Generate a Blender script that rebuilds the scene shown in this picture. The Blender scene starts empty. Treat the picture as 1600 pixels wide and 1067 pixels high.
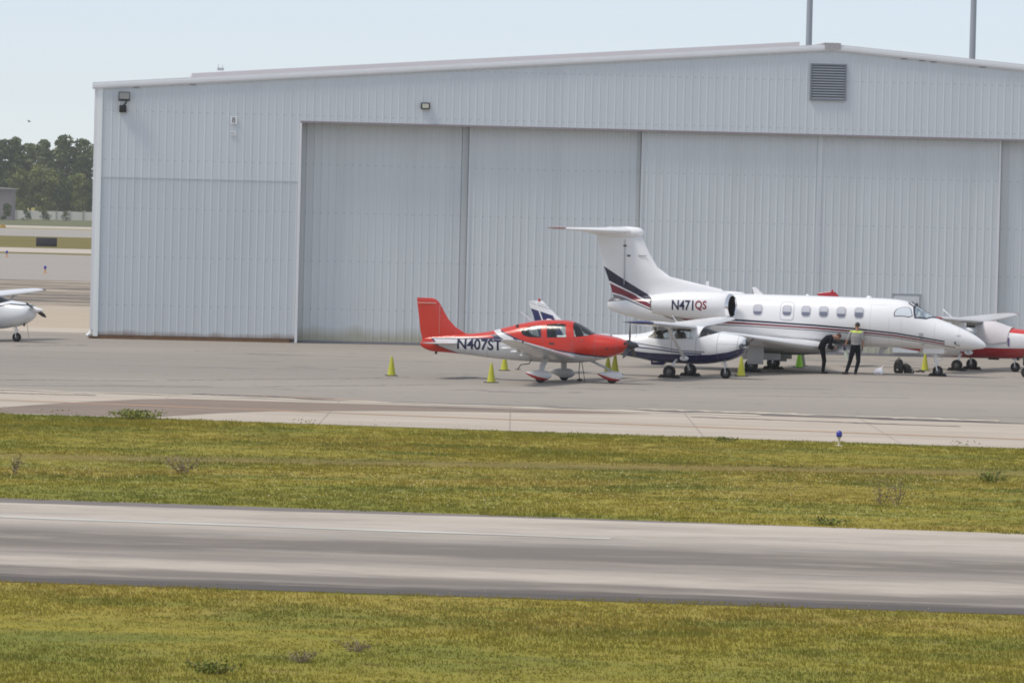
import bpy, bmesh, math, random
import numpy as np
from mathutils import Vector, Matrix

random.seed(7)
rng = np.random.default_rng(11)
R = math.radians
SC = bpy.context.scene
COL = SC.collection

# ------------------------------------------------------------------ camera
F, H, YH, ROLL = 8000.0, 5.6, 322.0, 0.0245
PITCH = math.atan((533.5 - YH) / F)
cr, sr = math.cos(ROLL), math.sin(ROLL)
cp, sp = math.cos(PITCH), math.sin(PITCH)
RT = Vector((1, 0, 0)); FW = Vector((0, cp, -sp)); UP = Vector((0, sp, cp))
CAM = Vector((0, 0, H))

def ray(px, py):
    dx, dy = px - 800.0, py - 533.5
    x = dx * cr + dy * sr
    y = -dx * sr + dy * cr
    return RT * x + UP * (-y) + FW * F

def ground(px, py, z=0.0):
    d = ray(px, py); t = (z - H) / d.z
    return CAM + d * t

def at(px, py, Y):
    d = ray(px, py)
    return CAM + d * (Y / d.y)

cam = bpy.data.cameras.new("camera"); cam_o = bpy.data.objects.new("camera", cam); COL.objects.link(cam_o)
cam.sensor_width = 36.0; cam.lens = 36.0 * F / 1600.0
cam.clip_start = 1.0; cam.clip_end = 12000.0
cx = RT * cr + UP * sr; cy = -RT * sr + UP * cr
M = Matrix((cx, cy, -FW)).transposed().to_4x4(); M.translation = CAM
cam_o.matrix_world = M
SC.camera = cam_o

# ------------------------------------------------------------------ light
SUN_EL, SUN_AZ = R(60), R(-109)          # azimuth from +Y, negative = left: the sun grazes the gable wall
world = bpy.data.worlds.new("World"); SC.world = world; world.use_nodes = True
wn = world.node_tree; bg = wn.nodes["Background"]
sky = wn.nodes.new("ShaderNodeTexSky"); sky.sky_type = 'NISHITA'; sky.sun_disc = False
sky.sun_elevation = SUN_EL; sky.sun_rotation = SUN_AZ
sky.air_density = 0.6; sky.dust_density = 0.0; sky.ozone_density = 0.0; sky.altitude = 0
veil = wn.nodes.new("ShaderNodeMix"); veil.data_type = 'RGBA'; veil.inputs[0].default_value = 0.62
veil.inputs[7].default_value = (6.4, 6.85, 7.7, 1)      # a sheet of thin high cloud over the blue
wn.links.new(sky.outputs[0], veil.inputs[6]); wn.links.new(veil.outputs[2], bg.inputs[0]); bg.inputs[1].default_value = 0.080
sl = bpy.data.lights.new("sun", 'SUN'); sl.energy = 1.9; sl.angle = R(18); sl.color = (1.0, 0.93, 0.83)
so = bpy.data.objects.new("sun", sl); COL.objects.link(so)
sd = Vector((math.sin(SUN_AZ) * math.cos(SUN_EL), math.cos(SUN_AZ) * math.cos(SUN_EL), math.sin(SUN_EL)))
so.rotation_euler = sd.to_track_quat('Z', 'Y').to_euler(); so.location = sd * 300
SC.view_settings.view_transform = 'Standard'; SC.view_settings.look = 'None'
SC.view_settings.exposure = 0.60; SC.view_settings.gamma = 1.0
SC.render.engine = 'CYCLES'
SC.cycles.use_denoising = True
SC.cycles.pixel_filter_type = 'BLACKMAN_HARRIS'; SC.cycles.filter_width = 1.8     # the long lens is a little soft
SC.cycles.max_bounces = 8; SC.cycles.transparent_max_bounces = 12
SC.cycles.volume_bounces = 1

# ------------------------------------------------------------------ shader helper
class NT:
    def __init__(s, name):
        s.m = bpy.data.materials.new(name); s.m.use_nodes = True
        s.t = s.m.node_tree; s.b = s.t.nodes["Principled BSDF"]; s._co = None
    def n(s, typ, **kw):
        nd = s.t.nodes.new("ShaderNode" + typ)
        for k, v in kw.items(): setattr(nd, k, v)
        return nd
    def put(s, sock, v):
        if v is None: return
        if isinstance(v, bpy.types.NodeSocket): s.t.links.new(v, sock)
        else:
            if sock.type == 'RGBA' and len(v) == 3: v = (*v, 1)
            sock.default_value = v
    def math(s, op, a, b=None, c=None, clamp=False):
        nd = s.n("Math", operation=op, use_clamp=clamp)
        s.put(nd.inputs[0], a)
        if b is not None: s.put(nd.inputs[1], b)
        if c is not None: s.put(nd.inputs[2], c)
        return nd.outputs[0]
    def co(s):
        if s._co is None: s._co = s.n("TexCoord").outputs["Object"]
        return s._co
    def xyz(s):
        if not hasattr(s, '_xyz'):
            nd = s.n("SeparateXYZ"); s.put(nd.inputs[0], s.co()); s._xyz = nd.outputs
        return s._xyz
    def scaled(s, v):
        nd = s.n("Mapping"); s.put(nd.inputs["Vector"], s.co()); nd.inputs["Scale"].default_value = v
        return nd.outputs[0]
    def noise(s, scale, vec=None, detail=4, rough=0.55, dist=0.0):
        nd = s.n("TexNoise"); s.put(nd.inputs["Vector"], vec or s.co())
        nd.inputs["Scale"].default_value = scale; nd.inputs["Detail"].default_value = detail
        nd.inputs["Roughness"].default_value = rough; nd.inputs["Distortion"].default_value = dist
        return nd.outputs["Fac"]
    def ramp(s, f, stops, interp='LINEAR'):
        nd = s.n("ValToRGB"); s.put(nd.inputs[0], f); e = nd.color_ramp.elements; nd.color_ramp.interpolation = interp
        while len(e) < len(stops): e.new(0.5)
        for el, (p, c) in zip(e, stops):
            el.position = p
            el.color = (c, c, c, 1) if isinstance(c, (int, float)) else (*c, 1)
        return nd.outputs[0]
    def mix(s, f, a, b):
        nd = s.n("Mix", data_type='RGBA'); s.put(nd.inputs[0], f); s.put(nd.inputs[6], a); s.put(nd.inputs[7], b)
        return nd.outputs[2]
    def curve(s, x, pts):
        """piecewise-linear function of a socket through pts [(x, y)...]"""
        x0, x1 = pts[0][0], pts[-1][0]
        ys = [p[1] for p in pts]; y0, y1 = min(ys), max(ys)
        if y1 - y0 < 1e-6: y1 = y0 + 1e-3
        t = s.math('DIVIDE', s.math('SUBTRACT', x, x0), x1 - x0, clamp=True)
        nd = s.n("ValToRGB"); e = nd.color_ramp.elements; nd.color_ramp.interpolation = 'LINEAR'
        while len(e) < len(pts): e.new(0.5)
        for el, p in zip(e, pts):
            el.position = (p[0] - x0) / (x1 - x0); v = (p[1] - y0) / (y1 - y0); el.color = (v, v, v, 1)
        s.put(nd.inputs[0], t)
        return s.math('MULTIPLY_ADD', nd.outputs[0], y1 - y0, y0)
    def gt(s, a, b): return s.math('GREATER_THAN', a, b)
    def lt(s, a, b): return s.math('LESS_THAN', a, b)
    def mul(s, a, b): return s.math('MULTIPLY', a, b)
    def done(s, color=None, rough=None, metal=None, bump=None, bd=0.01, bs=0.5, coat=None, spec=None):
        s.put(s.b.inputs["Base Color"], color); s.put(s.b.inputs["Roughness"], rough)
        if metal is not None: s.put(s.b.inputs["Metallic"], metal)
        if coat is not None: s.b.inputs["Coat Weight"].default_value = coat; s.b.inputs["Coat Roughness"].default_value = 0.22
        if spec is not None: s.b.inputs["Specular IOR Level"].default_value = spec
        if bump is not None:
            nd = s.n("Bump"); nd.inputs["Distance"].default_value = bd; nd.inputs["Strength"].default_value = bs
            s.put(nd.inputs["Height"], bump); s.put(s.b.inputs["Normal"], nd.outputs[0])
        return s.m

def simple(name, col, rough=0.5, metal=0.0, var=0.12, scale=6.0, coat=None, bump=0.0, spec=None):
    t = NT(name); nz = t.noise(scale, detail=5)
    c = t.mix(nz, tuple(max(0, v * (1 - var)) for v in col), tuple(min(1, v * (1 + var)) for v in col))
    return t.done(c, t.math('MULTIPLY_ADD', nz, 0.15, rough - 0.07), metal, bump=nz if bump else None, bd=bump, coat=coat, spec=spec)

def glassy(name, tint, rough=0.20, base=0.1):
    m = bpy.data.materials.new(name); m.use_nodes = True; t = m.node_tree; t.nodes.clear()
    o = t.nodes.new("ShaderNodeOutputMaterial"); mx = t.nodes.new("ShaderNodeMixShader")
    tr = t.nodes.new("ShaderNodeBsdfTransparent"); tr.inputs[0].default_value = (*tint, 1)
    gl = t.nodes.new("ShaderNodeBsdfGlossy"); gl.inputs["Roughness"].default_value = rough
    fr = t.nodes.new("ShaderNodeFresnel"); fr.inputs[0].default_value = 1.5
    ad = t.nodes.new("ShaderNodeMath"); ad.operation = 'ADD'; ad.inputs[1].default_value = base; ad.use_clamp = True
    t.links.new(fr.outputs[0], ad.inputs[0]); t.links.new(ad.outputs[0], mx.inputs[0])
    t.links.new(tr.outputs[0], mx.inputs[1]); t.links.new(gl.outputs[0], mx.inputs[2]); t.links.new(mx.outputs[0], o.inputs[0])
    return m

# ------------------------------------------------------------------ object helpers
def thing(name, label, cat, loc=(0, 0, 0), rz=0.0, group=None, scale=1.0):
    o = bpy.data.objects.new(name, None); COL.objects.link(o)
    o.location = loc; o.rotation_euler = (0, 0, rz); o.scale = (scale,) * 3
    o.empty_display_size = 0.3
    o["label"] = label; o["category"] = cat
    if group: o["group"] = group
    return o

def tag(o, label=None, cat=None, group=None, kind=None):
    if label: o["label"] = label
    if cat: o["category"] = cat
    if group: o["group"] = group
    if kind: o["kind"] = kind
    return o

def link(name, me, parent=None):
    o = bpy.data.objects.new(name, me); COL.objects.link(o)
    if parent is not None: o.parent = parent
    return o

def copy_tree(o, parent=None):
    c = o.copy(); COL.objects.link(c); c.parent = parent
    for ch in [x for x in COL.objects if x.parent == o]: copy_tree(ch, c)
    return c

class MB:
    """collects shapes into one mesh"""
    def __init__(s): s.v = []; s.f = []; s.mi = []; s.cur = 0; s.done = []
    def cut(s):
        """what follows becomes another object of the same kind"""
        if s.v: s.done.append((s.v, s.f, s.mi)); s.v, s.f, s.mi = [], [], []
        return s
    def add(s, vs, fs):
        b = len(s.v); s.v += [tuple(v) for v in vs]
        for f in fs: s.f.append(tuple(b + i for i in f)); s.mi.append(s.cur)
        return s
    def box(s, x0, x1, y0, y1, z0, z1, bev=0.0):
        if bev <= 0:
            vs = [(x, y, z) for z in (z0, z1) for y in (y0, y1) for x in (x0, x1)]
            return s.add(vs, [(0, 2, 3, 1), (4, 5, 7, 6), (0, 1, 5, 4), (2, 6, 7, 3), (0, 4, 6, 2), (1, 3, 7, 5)])
        bm = bmesh.new(); bmesh.ops.create_cube(bm, size=1)
        for v in bm.verts:
            v.co = Vector(((x0 + x1) / 2 + v.co.x * (x1 - x0), (y0 + y1) / 2 + v.co.y * (y1 - y0), (z0 + z1) / 2 + v.co.z * (z1 - z0)))
        bmesh.ops.bevel(bm, geom=bm.edges[:], offset=bev, segments=2, profile=0.5, affect='EDGES')
        return s.bm(bm)
    def bm(s, bm, mat=None):
        bm.verts.index_update()
        vs = [(mat @ v.co if mat else v.co.copy()) for v in bm.verts]
        s.add(vs, [[v.index for v in f.verts] for f in bm.faces]); bm.free(); return s
    def loft(s, rings, cap0=True, cap1=True, closed=True):
        n = len(rings[0]); b = len(s.v)
        for r in rings: s.v += [tuple(p) for p in r]
        m = n if closed else n - 1
        for i in range(len(rings) - 1):
            for j in range(m):
                k = (j + 1) % n
                s.f.append((b + i * n + j, b + i * n + k, b + (i + 1) * n + k, b + (i + 1) * n + j)); s.mi.append(s.cur)
        if cap0: s.f.append(tuple(b + j for j in reversed(range(n)))); s.mi.append(s.cur)
        if cap1: s.f.append(tuple(b + (len(rings) - 1) * n + j for j in range(n))); s.mi.append(s.cur)
        return s
    def tube(s, pts, rad, n=10, flat=None):
        """tapered tube through pts; flat=(a,b) scales the section along/side"""
        P = [Vector(p) for p in pts]
        if isinstance(rad, (int, float)): rad = [rad] * len(P)
        rings = []; up = None
        for i, p in enumerate(P):
            d = (P[min(i + 1, len(P) - 1)] - P[max(i - 1, 0)]).normalized()
            if up is None:
                a = Vector((1, 0, 0)) if abs(d.x) < 0.9 else Vector((0, 0, 1))
                u = (a - d * a.dot(d)).normalized()
            else: u = (up - d * up.dot(d)).normalized()
            up = u; w = d.cross(u); fa, fb = flat or (1, 1)
            rings.append([p + u * (math.cos(t) * rad[i] * fa) + w * (math.sin(t) * rad[i] * fb) for t in [2 * math.pi * k / n for k in range(n)]])
        return s.loft(rings)
    def lathe(s, prof, o, axis='z', n=24, cap0=True, cap1=True):
        """prof [(r, h)] about an axis through o"""
        o = Vector(o); rings = []
        for r, h in prof:
            ring = []
            for k in range(n):
                a = 2 * math.pi * k / n; c, q = math.cos(a) * r, math.sin(a) * r
                ring.append(o + (Vector((c, q, h)) if axis == 'z' else Vector((h, c, q)) if axis == 'x' else Vector((q, h, c))))
            rings.append(ring)
        return s.loft(rings, cap0, cap1)
    def ball(s, c, r, n=12, m=8):
        c = Vector(c); rx, ry, rz = (r, r, r) if isinstance(r, (int, float)) else r
        rings = []
        for i in range(m + 1):
            ph = -math.pi / 2 + math.pi * i / m; q = max(math.cos(ph), 0.02)
            rings.append([c + Vector((rx * q * math.cos(2 * math.pi * k / n), ry * q * math.sin(2 * math.pi * k / n), rz * math.sin(ph))) for k in range(n)])
        return s.loft(rings)
    def capsule(s, p0, p1, r0, r1, n=12):
        p0, p1 = Vector(p0), Vector(p1); d = (p1 - p0).normalized()
        pts, rad = [], []
        for a in (-88, -60, -30, 0): pts.append(p0 + d * (r0 * math.sin(R(a)))); rad.append(r0 * math.cos(R(a)))
        for a in (0, 30, 60, 88): pts.append(p1 + d * (r1 * math.sin(R(a)))); rad.append(r1 * math.cos(R(a)))
        return s.tube(pts, rad, n)
    def build(s, name, mats, parent=None, smooth=True, ang=38):
        if s.done:
            s.cut(); out = []
            for v, f, mi in s.done:
                k = MB(); k.v, k.f, k.mi = v, f, mi; out.append(k.build(name, mats, parent, smooth, ang))
            return out[0]
        me = bpy.data.meshes.new(name); me.from_pydata(s.v, [], s.f); me.update()
        for m in (mats if isinstance(mats, (list, tuple)) else [mats]): me.materials.append(m)
        if any(s.mi): me.polygons.foreach_set("material_index", s.mi)
        bm = bmesh.new(); bm.from_mesh(me); bmesh.ops.recalc_face_normals(bm, faces=bm.faces[:]); bm.to_mesh(me); bm.free()
        if smooth: me.shade_smooth(); me.set_sharp_from_angle(angle=R(ang))
        return link(name, me, parent)

def pchip(xs, ys):
    xs = np.array(xs, float); ys = np.array(ys, float); h = np.diff(xs); d = np.diff(ys) / h
    m = np.zeros(len(xs))
    for i in range(1, len(xs) - 1):
        if d[i - 1] * d[i] > 0:
            w1, w2 = 2 * h[i] + h[i - 1], h[i] + 2 * h[i - 1]; m[i] = (w1 + w2) / (w1 / d[i - 1] + w2 / d[i])
    m[0], m[-1] = d[0], d[-1]
    def f(x):
        x = min(max(x, xs[0]), xs[-1]); i = min(max(int(np.searchsorted(xs, x) - 1), 0), len(xs) - 2)
        t = (x - xs[i]) / h[i]
        return ((1 + 2 * t) * (1 - t) ** 2 * ys[i] + t * (1 - t) ** 2 * h[i] * m[i] + t * t * (3 - 2 * t) * ys[i + 1] + t * t * (t - 1) * h[i] * m[i + 1])
    return f

class Fus:
    """a fuselage surface: sections (x, ztop, zbot, half width[, widest fraction, n_top, n_bot])"""
    def __init__(s, secs):
        s.secs = secs = [tuple(q) + (0.5, 2.2, 2.3)[len(q) - 4:] for q in secs]
        X = [q[0] for q in secs]
        s.x0, s.x1 = X[0], X[-1]
        s.zt, s.zb, s.hw, s.wf, s.nt, s.nb = [pchip(X, [q[i] for q in secs]) for i in range(1, 7)]
    def surf(s, x, th, shrink=0.0):
        zt, zb, hw = s.zt(x) - shrink, s.zb(x) + shrink, max(s.hw(x) - shrink, 0.005)
        zc = zb + (zt - zb) * s.wf(x); c, q = math.cos(th), math.sin(th)
        n = s.nt(x) if c >= 0 else s.nb(x)
        y = -hw * math.copysign(abs(q) ** (2 / n), q)
        z = zc + (zt - zc) * abs(c) ** (2 / n) if c >= 0 else zc - (zc - zb) * abs(c) ** (2 / n)
        return Vector((x, y, z))
    def theta(s, x, z, side=1):
        zt, zb = s.zt(x), s.zb(x); zc = zb + (zt - zb) * s.wf(x)
        if z >= zc: c = min((z - zc) / (zt - zc), 1) ** (s.nt(x) / 2)
        else: c = -min((zc - z) / (zc - zb), 1) ** (s.nb(x) / 2)
        return side * math.acos(max(-1, min(1, c)))
    def norm(s, x, th):
        e = 0.01; a = s.surf(min(x + e, s.x1), th) - s.surf(max(x - e, s.x0), th); b = s.surf(x, th + 0.02) - s.surf(x, th - 0.02)
        n = a.cross(b).normalized(); p = s.surf(x, th); c = Vector((x, 0, (s.zt(x) + s.zb(x)) / 2))
        return n if n.dot(p - c) >= 0 else -n
    def mb(s, nx=70, nt=40, x0=None, x1=None, shrink=0.0):
        x0 = s.x0 if x0 is None else x0; x1 = s.x1 if x1 is None else x1
        xs = sorted({round(x0 + (x1 - x0) * (0.5 - 0.5 * math.cos(math.pi * i / nx)), 4) for i in range(nx + 1)})
        rings = [[s.surf(x, 2 * math.pi * (j + 0.5) / nt, shrink) for j in range(nt)] for x in xs]
        return MB().loft(rings)
    def map2(s, bm, off, thick=0.0):
        for v in bm.verts:
            x, th = v.co.x, v.co.y; v.co = s.surf(x, th) + s.norm(x, th) * off
    def patch(s, name, poly, mat, parent, off=0.006, dx=0.12, dt=0.10, side=1, is_theta=False):
        """a skin patch whose outline is given in (x, z) on one side, or (x, theta)"""
        pts = poly if is_theta else [(x, s.theta(x, z, side)) for x, z in poly]
        bm = bmesh.new(); bm.faces.new([bm.verts.new((x, t, 0)) for x, t in pts])
        bmesh.ops.triangulate(bm, faces=bm.faces[:])
        for ax, st in ((0, dx), (1, dt)):
            lo = min(p[ax] for p in pts); hi = max(p[ax] for p in pts); k = lo + st
            while k < hi - 1e-4:
                co = [0, 0, 0]; no = [0, 0, 0]; co[ax] = k; no[ax] = 1
                bmesh.ops.bisect_plane(bm, geom=bm.verts[:] + bm.edges[:] + bm.faces[:], plane_co=co, plane_no=no, dist=1e-5); k += st
        s.map2(bm, off)
        m = MB(); m.bm(bm); return m.build(name, mat, parent)
    def text(s, name, txt, xc, zc, h, mat, parent, side=1, off=0.008, bold=0.0, shear=0.0, wide=1.0, align='CENTER'):
        bm = text_bm(txt, h, bold, shear, wide, align)
        for k in range(-8, 9):
            bmesh.ops.bisect_plane(bm, geom=bm.verts[:] + bm.edges[:] + bm.faces[:], plane_co=(0, k * h / 8, 0), plane_no=(0, 1, 0), dist=1e-5)
        for v in bm.verts:
            x, z = xc + v.co.x * side, zc + v.co.y; th = s.theta(x, z, side); v.co = s.surf(x, th) + s.norm(x, th) * off
        m = MB(); m.bm(bm); return m.build(name, mat, parent)

def text_bm(txt, h, bold=0.0, shear=0.0, wide=1.0, align='CENTER'):
    c = bpy.data.curves.new("lettering", 'FONT'); c.body = txt; c.align_x = align; c.align_y = 'CENTER'
    c.size = h * 1.42; c.offset = bold * h; c.shear = shear; c.resolution_u = 4
    o = bpy.data.objects.new("lettering", c); COL.objects.link(o)
    dg = bpy.context.evaluated_depsgraph_get(); me = bpy.data.meshes.new_from_object(o.evaluated_get(dg))
    bm = bmesh.new(); bm.from_mesh(me); bpy.data.objects.remove(o); bpy.data.curves.remove(c); bpy.data.meshes.remove(me)
    zs = [v.co.y for v in bm.verts]; mid = (min(zs) + max(zs)) / 2; k = h / (max(zs) - min(zs))
    for v in bm.verts: v.co = Vector((v.co.x * k * wide, (v.co.y - mid) * k, 0))
    bmesh.ops.triangulate(bm, faces=bm.faces[:]); return bm

def baked(o, mods):
    """apply modifiers set up by callback and return the object with a plain mesh"""
    mods(o); dg = bpy.context.evaluated_depsgraph_get(); me = bpy.data.meshes.new_from_object(o.evaluated_get(dg))
    o.modifiers.clear(); o.data = me; return o

def carve(o, cutters):
    for c in cutters:
        def f(ob, c=c):
            b = ob.modifiers.new("cut", 'BOOLEAN'); b.operation = 'DIFFERENCE'; b.solver = 'EXACT'; b.object = c; b.material_mode = 'TRANSFER'
        baked(o, f)
        me = c.data; bpy.data.objects.remove(c); bpy.data.meshes.remove(me)
    o.data.shade_smooth(); o.data.set_sharp_from_angle(angle=R(35))
    return o

def airfoil(n=12):
    up = []; lo = []
    for i in range(n + 1):
        x = 0.5 - 0.5 * math.cos(math.pi * i / n)
        y = 5 * (0.2969 * math.sqrt(x) - 0.126 * x - 0.3516 * x * x + 0.2843 * x ** 3 - 0.1036 * x ** 4)
        up.append((x, y * 1.12)); lo.append((x, -y * 0.88))
    return up + lo[-2:0:-1]
AF = airfoil()

def wing_mb(secs, mb=None):
    """secs (x_le, y, z, chord, thickness ratio[, washout])"""
    mb = mb or MB(); rings = []
    for q in secs:
        xl, y, z, c, tc = q[:5]
        rings.append([Vector((xl - c * u, y, z + c * tc * v)) for u, v in AF])
    return mb.loft(rings)

def fin_mb(secs, mb=None):
    """secs (z, x_te, x_le, half thickness)"""
    mb = mb or MB(); rings = []
    for z, xt, xl, th in secs:
        c = xl - xt
        rings.append([Vector((xl - c * u, v * 2 * th, z)) for u, v in AF])
    return mb.loft(rings)

def wheel(parent, x, y, r, w, tyre, rim, name="wheel"):
    t = MB(); p = []
    k = r - w * 0.75
    prof = [(k, -w * 0.36), (r * 0.80, -w * 0.5), (r * 0.93, -w * 0.44), (r, -w * 0.25), (r, w * 0.25), (r * 0.93, w * 0.44), (r * 0.80, w * 0.5), (k, w * 0.36)]
    t.lathe(prof, (x, y, r), 'y', 28)
    wo = t.build(name, tyre, parent)
    q = MB(); q.lathe([(k * 1.04, -w * 0.30), (k * 0.85, -w * 0.40), (k * 0.7, -w * 0.30), (k * 0.35, -w * 0.33), (k * 0.3, -w * 0.52), (k * .12, -w * .54),
                       (k * .12, w * .54), (k * 0.3, w * 0.52), (k * 0.35, w * 0.33), (k * 0.7, w * 0.30), (k * 0.85, w * 0.40), (k * 1.04, w * 0.30)], (x, y, r), 'y', 24)
    q.build("rim", rim, wo)
    return wo

def rounded(cx, cz, w, h, r, n=5, skew=0.0):
    pts = []
    for sx, sz, a0 in ((1, 1, 0), (-1, 1, 90), (-1, -1, 180), (1, -1, 270)):
        for k in range(n + 1):
            a = R(a0 + 90 * k / n); z = cz + sz * (h / 2 - r) + r * math.sin(a)
            pts.append((cx + sx * (w / 2 - r) + r * math.cos(a) + skew * (z - cz), z))
    return pts
# ------------------------------------------------------------------ common materials
RUBBER = simple("tyre rubber", (0.018, 0.018, 0.020), 0.8, var=0.3, scale=20)
RIM = simple("wheel rim", (0.45, 0.45, 0.46), 0.4, 0.5, scale=15)
ALLOY = simple("bare alloy", (0.50, 0.50, 0.51), 0.38, 0.8, scale=15)
DARKMET = simple("dark metal", (0.05, 0.05, 0.055), 0.45, 0.3, scale=12)
BLACK = simple("black plastic", (0.012, 0.012, 0.014), 0.5, scale=10)
GREYPAINT = simple("grey gear paint", (0.42, 0.43, 0.44), 0.4, scale=9)
CABIN = simple("cabin trim", (0.10, 0.095, 0.09), 0.8, scale=8)
SEATM = simple("seat leather", (0.055, 0.055, 0.06), 0.6, scale=14)
SEATPALE = simple("pale seat cloth", (0.42, 0.40, 0.36), 0.7, scale=14)
FRAMED = simple("window frame", (0.05, 0.03, 0.03), 0.5)
GLASS = glassy("tinted cabin glass", (0.66, 0.70, 0.70), base=0.02)
GLASSC = glassy("clear cabin glass", (0.80, 0.84, 0.85), base=0.02)
WHITE = simple("white aircraft paint", (0.78, 0.78, 0.79), 0.22, var=0.02, scale=2.0, coat=0.5)
NAVY = simple("navy lettering", (0.012, 0.012, 0.05), 0.35, var=0.05)
REDLET = simple("dark red lettering", (0.22, 0.008, 0.02), 0.35, var=0.05)

def ground_mats():
    # asphalt apron
    t = NT("worn grey asphalt")
    n1 = t.noise(0.05, t.scaled((0.35, 1, 1)), 5, 0.6); n2 = t.noise(0.9, t.scaled((0.3, 1, 1)), 6, 0.7); n3 = t.noise(38, None, 3, 0.6)
    c = t.ramp(n1, [(0.28, (0.27, 0.243, 0.212)), (0.5, (0.305, 0.272, 0.234)), (0.72, (0.35, 0.312, 0.268))])
    c = t.mix(t.mul(t.ramp(n2, [(0.52, 0), (0.75, 1)]), 0.30), c, (0.19, 0.175, 0.165))
    c = t.mix(t.mul(n3, 0.22), c, (0.16, 0.155, 0.15))
    # long sealed joints and wandering cracks
    vor = t.n("TexVoronoi", feature='DISTANCE_TO_EDGE'); wob = t.n("TexNoise"); t.put(wob.inputs["Vector"], t.co()); wob.inputs["Scale"].default_value = 0.35
    mv = t.n("Mapping"); t.put(mv.inputs["Vector"], t.co()); mv.inputs["Scale"].default_value = (0.035, 0.16, 1)
    ad = t.n("VectorMath", operation='MULTIPLY_ADD'); t.put(ad.inputs[0], wob.outputs["Color"]); ad.inputs[1].default_value = (0.5, 0.5, 0); t.put(ad.inputs[2], mv.outputs[0])
    t.put(vor.inputs["Vector"], ad.outputs[0]); vor.inputs["Scale"].default_value = 1.0
    crack = t.ramp(vor.outputs["Distance"], [(0.0, 1), (0.022, 0)])
    crack = t.mul(crack, t.ramp(t.noise(0.12, None, 3), [(0.45, 0), (0.62, 1)]))
    c = t.mix(t.mul(crack, 0.62), c, (0.085, 0.08, 0.085))
    spots = t.ramp(t.noise(1.6, None, 2, 0.4), [(0.66, 0), (0.74, 1)])
    c = t.mix(t.mul(spots, 0.40), c, (0.11, 0.105, 0.10))
    t.done(c, 0.88, bump=n3, bd=0.004, spec=0.25)
    # pale concrete shoulder
    t2 = NT("pale concrete"); x, y, z = t2.xyz()
    n1 = t2.noise(0.6, t2.scaled((0.25, 1, 1)), 7, 0.7); n2 = t2.noise(14, None, 4)
    c2 = t2.ramp(n1, [(0.25, (0.37, 0.32, 0.265)), (0.5, (0.45, 0.39, 0.32)), (0.75, (0.54, 0.47, 0.39))])
    c2 = t2.mix(t2.mul(n2, 0.25), c2, (0.27, 0.245, 0.22))
    jt = t2.math('PINGPONG', x, 2.4); jt = t2.lt(jt, 0.02)
    c2 = t2.mix(t2.mul(jt, 0.45), c2, (0.14, 0.13, 0.12))
    t2.done(c2, 0.9, bump=n2, bd=0.004, spec=0.25)
    # old brown asphalt patch
    t3 = NT("old brown asphalt"); n = t3.noise(0.9, t3.scaled((0.3, 1, 1)), 7, 0.7)
    c3 = t3.ramp(n, [(0.3, (0.185, 0.145, 0.118)), (0.7, (0.265, 0.21, 0.172))])
    t3.done(c3, 0.9, bump=t3.noise(30), bd=0.004, spec=0.25)
    return t.m, t2.m, t3.m
ASPHALT, CONCRETE, BROWN = ground_mats()

def strip_paint(name, col, cover):
    t = NT(name); n = t.noise(1.1, t.scaled((0.12, 1.5, 1)), 6, 0.7)
    base = t.ramp(n, [(cover - 0.12, (0.36, 0.32, 0.275)), (cover + 0.10, col)])
    return t.done(base, 0.85, spec=0.25)
OLDORANGE = strip_paint("faded orange line paint", (0.50, 0.30, 0.17), 0.42)
TARLINE = strip_paint("tar joint filler", (0.12, 0.105, 0.11), 0.46)
PALELINE = strip_paint("pale gravel seam", (0.62, 0.56, 0.46), 0.40)

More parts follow.
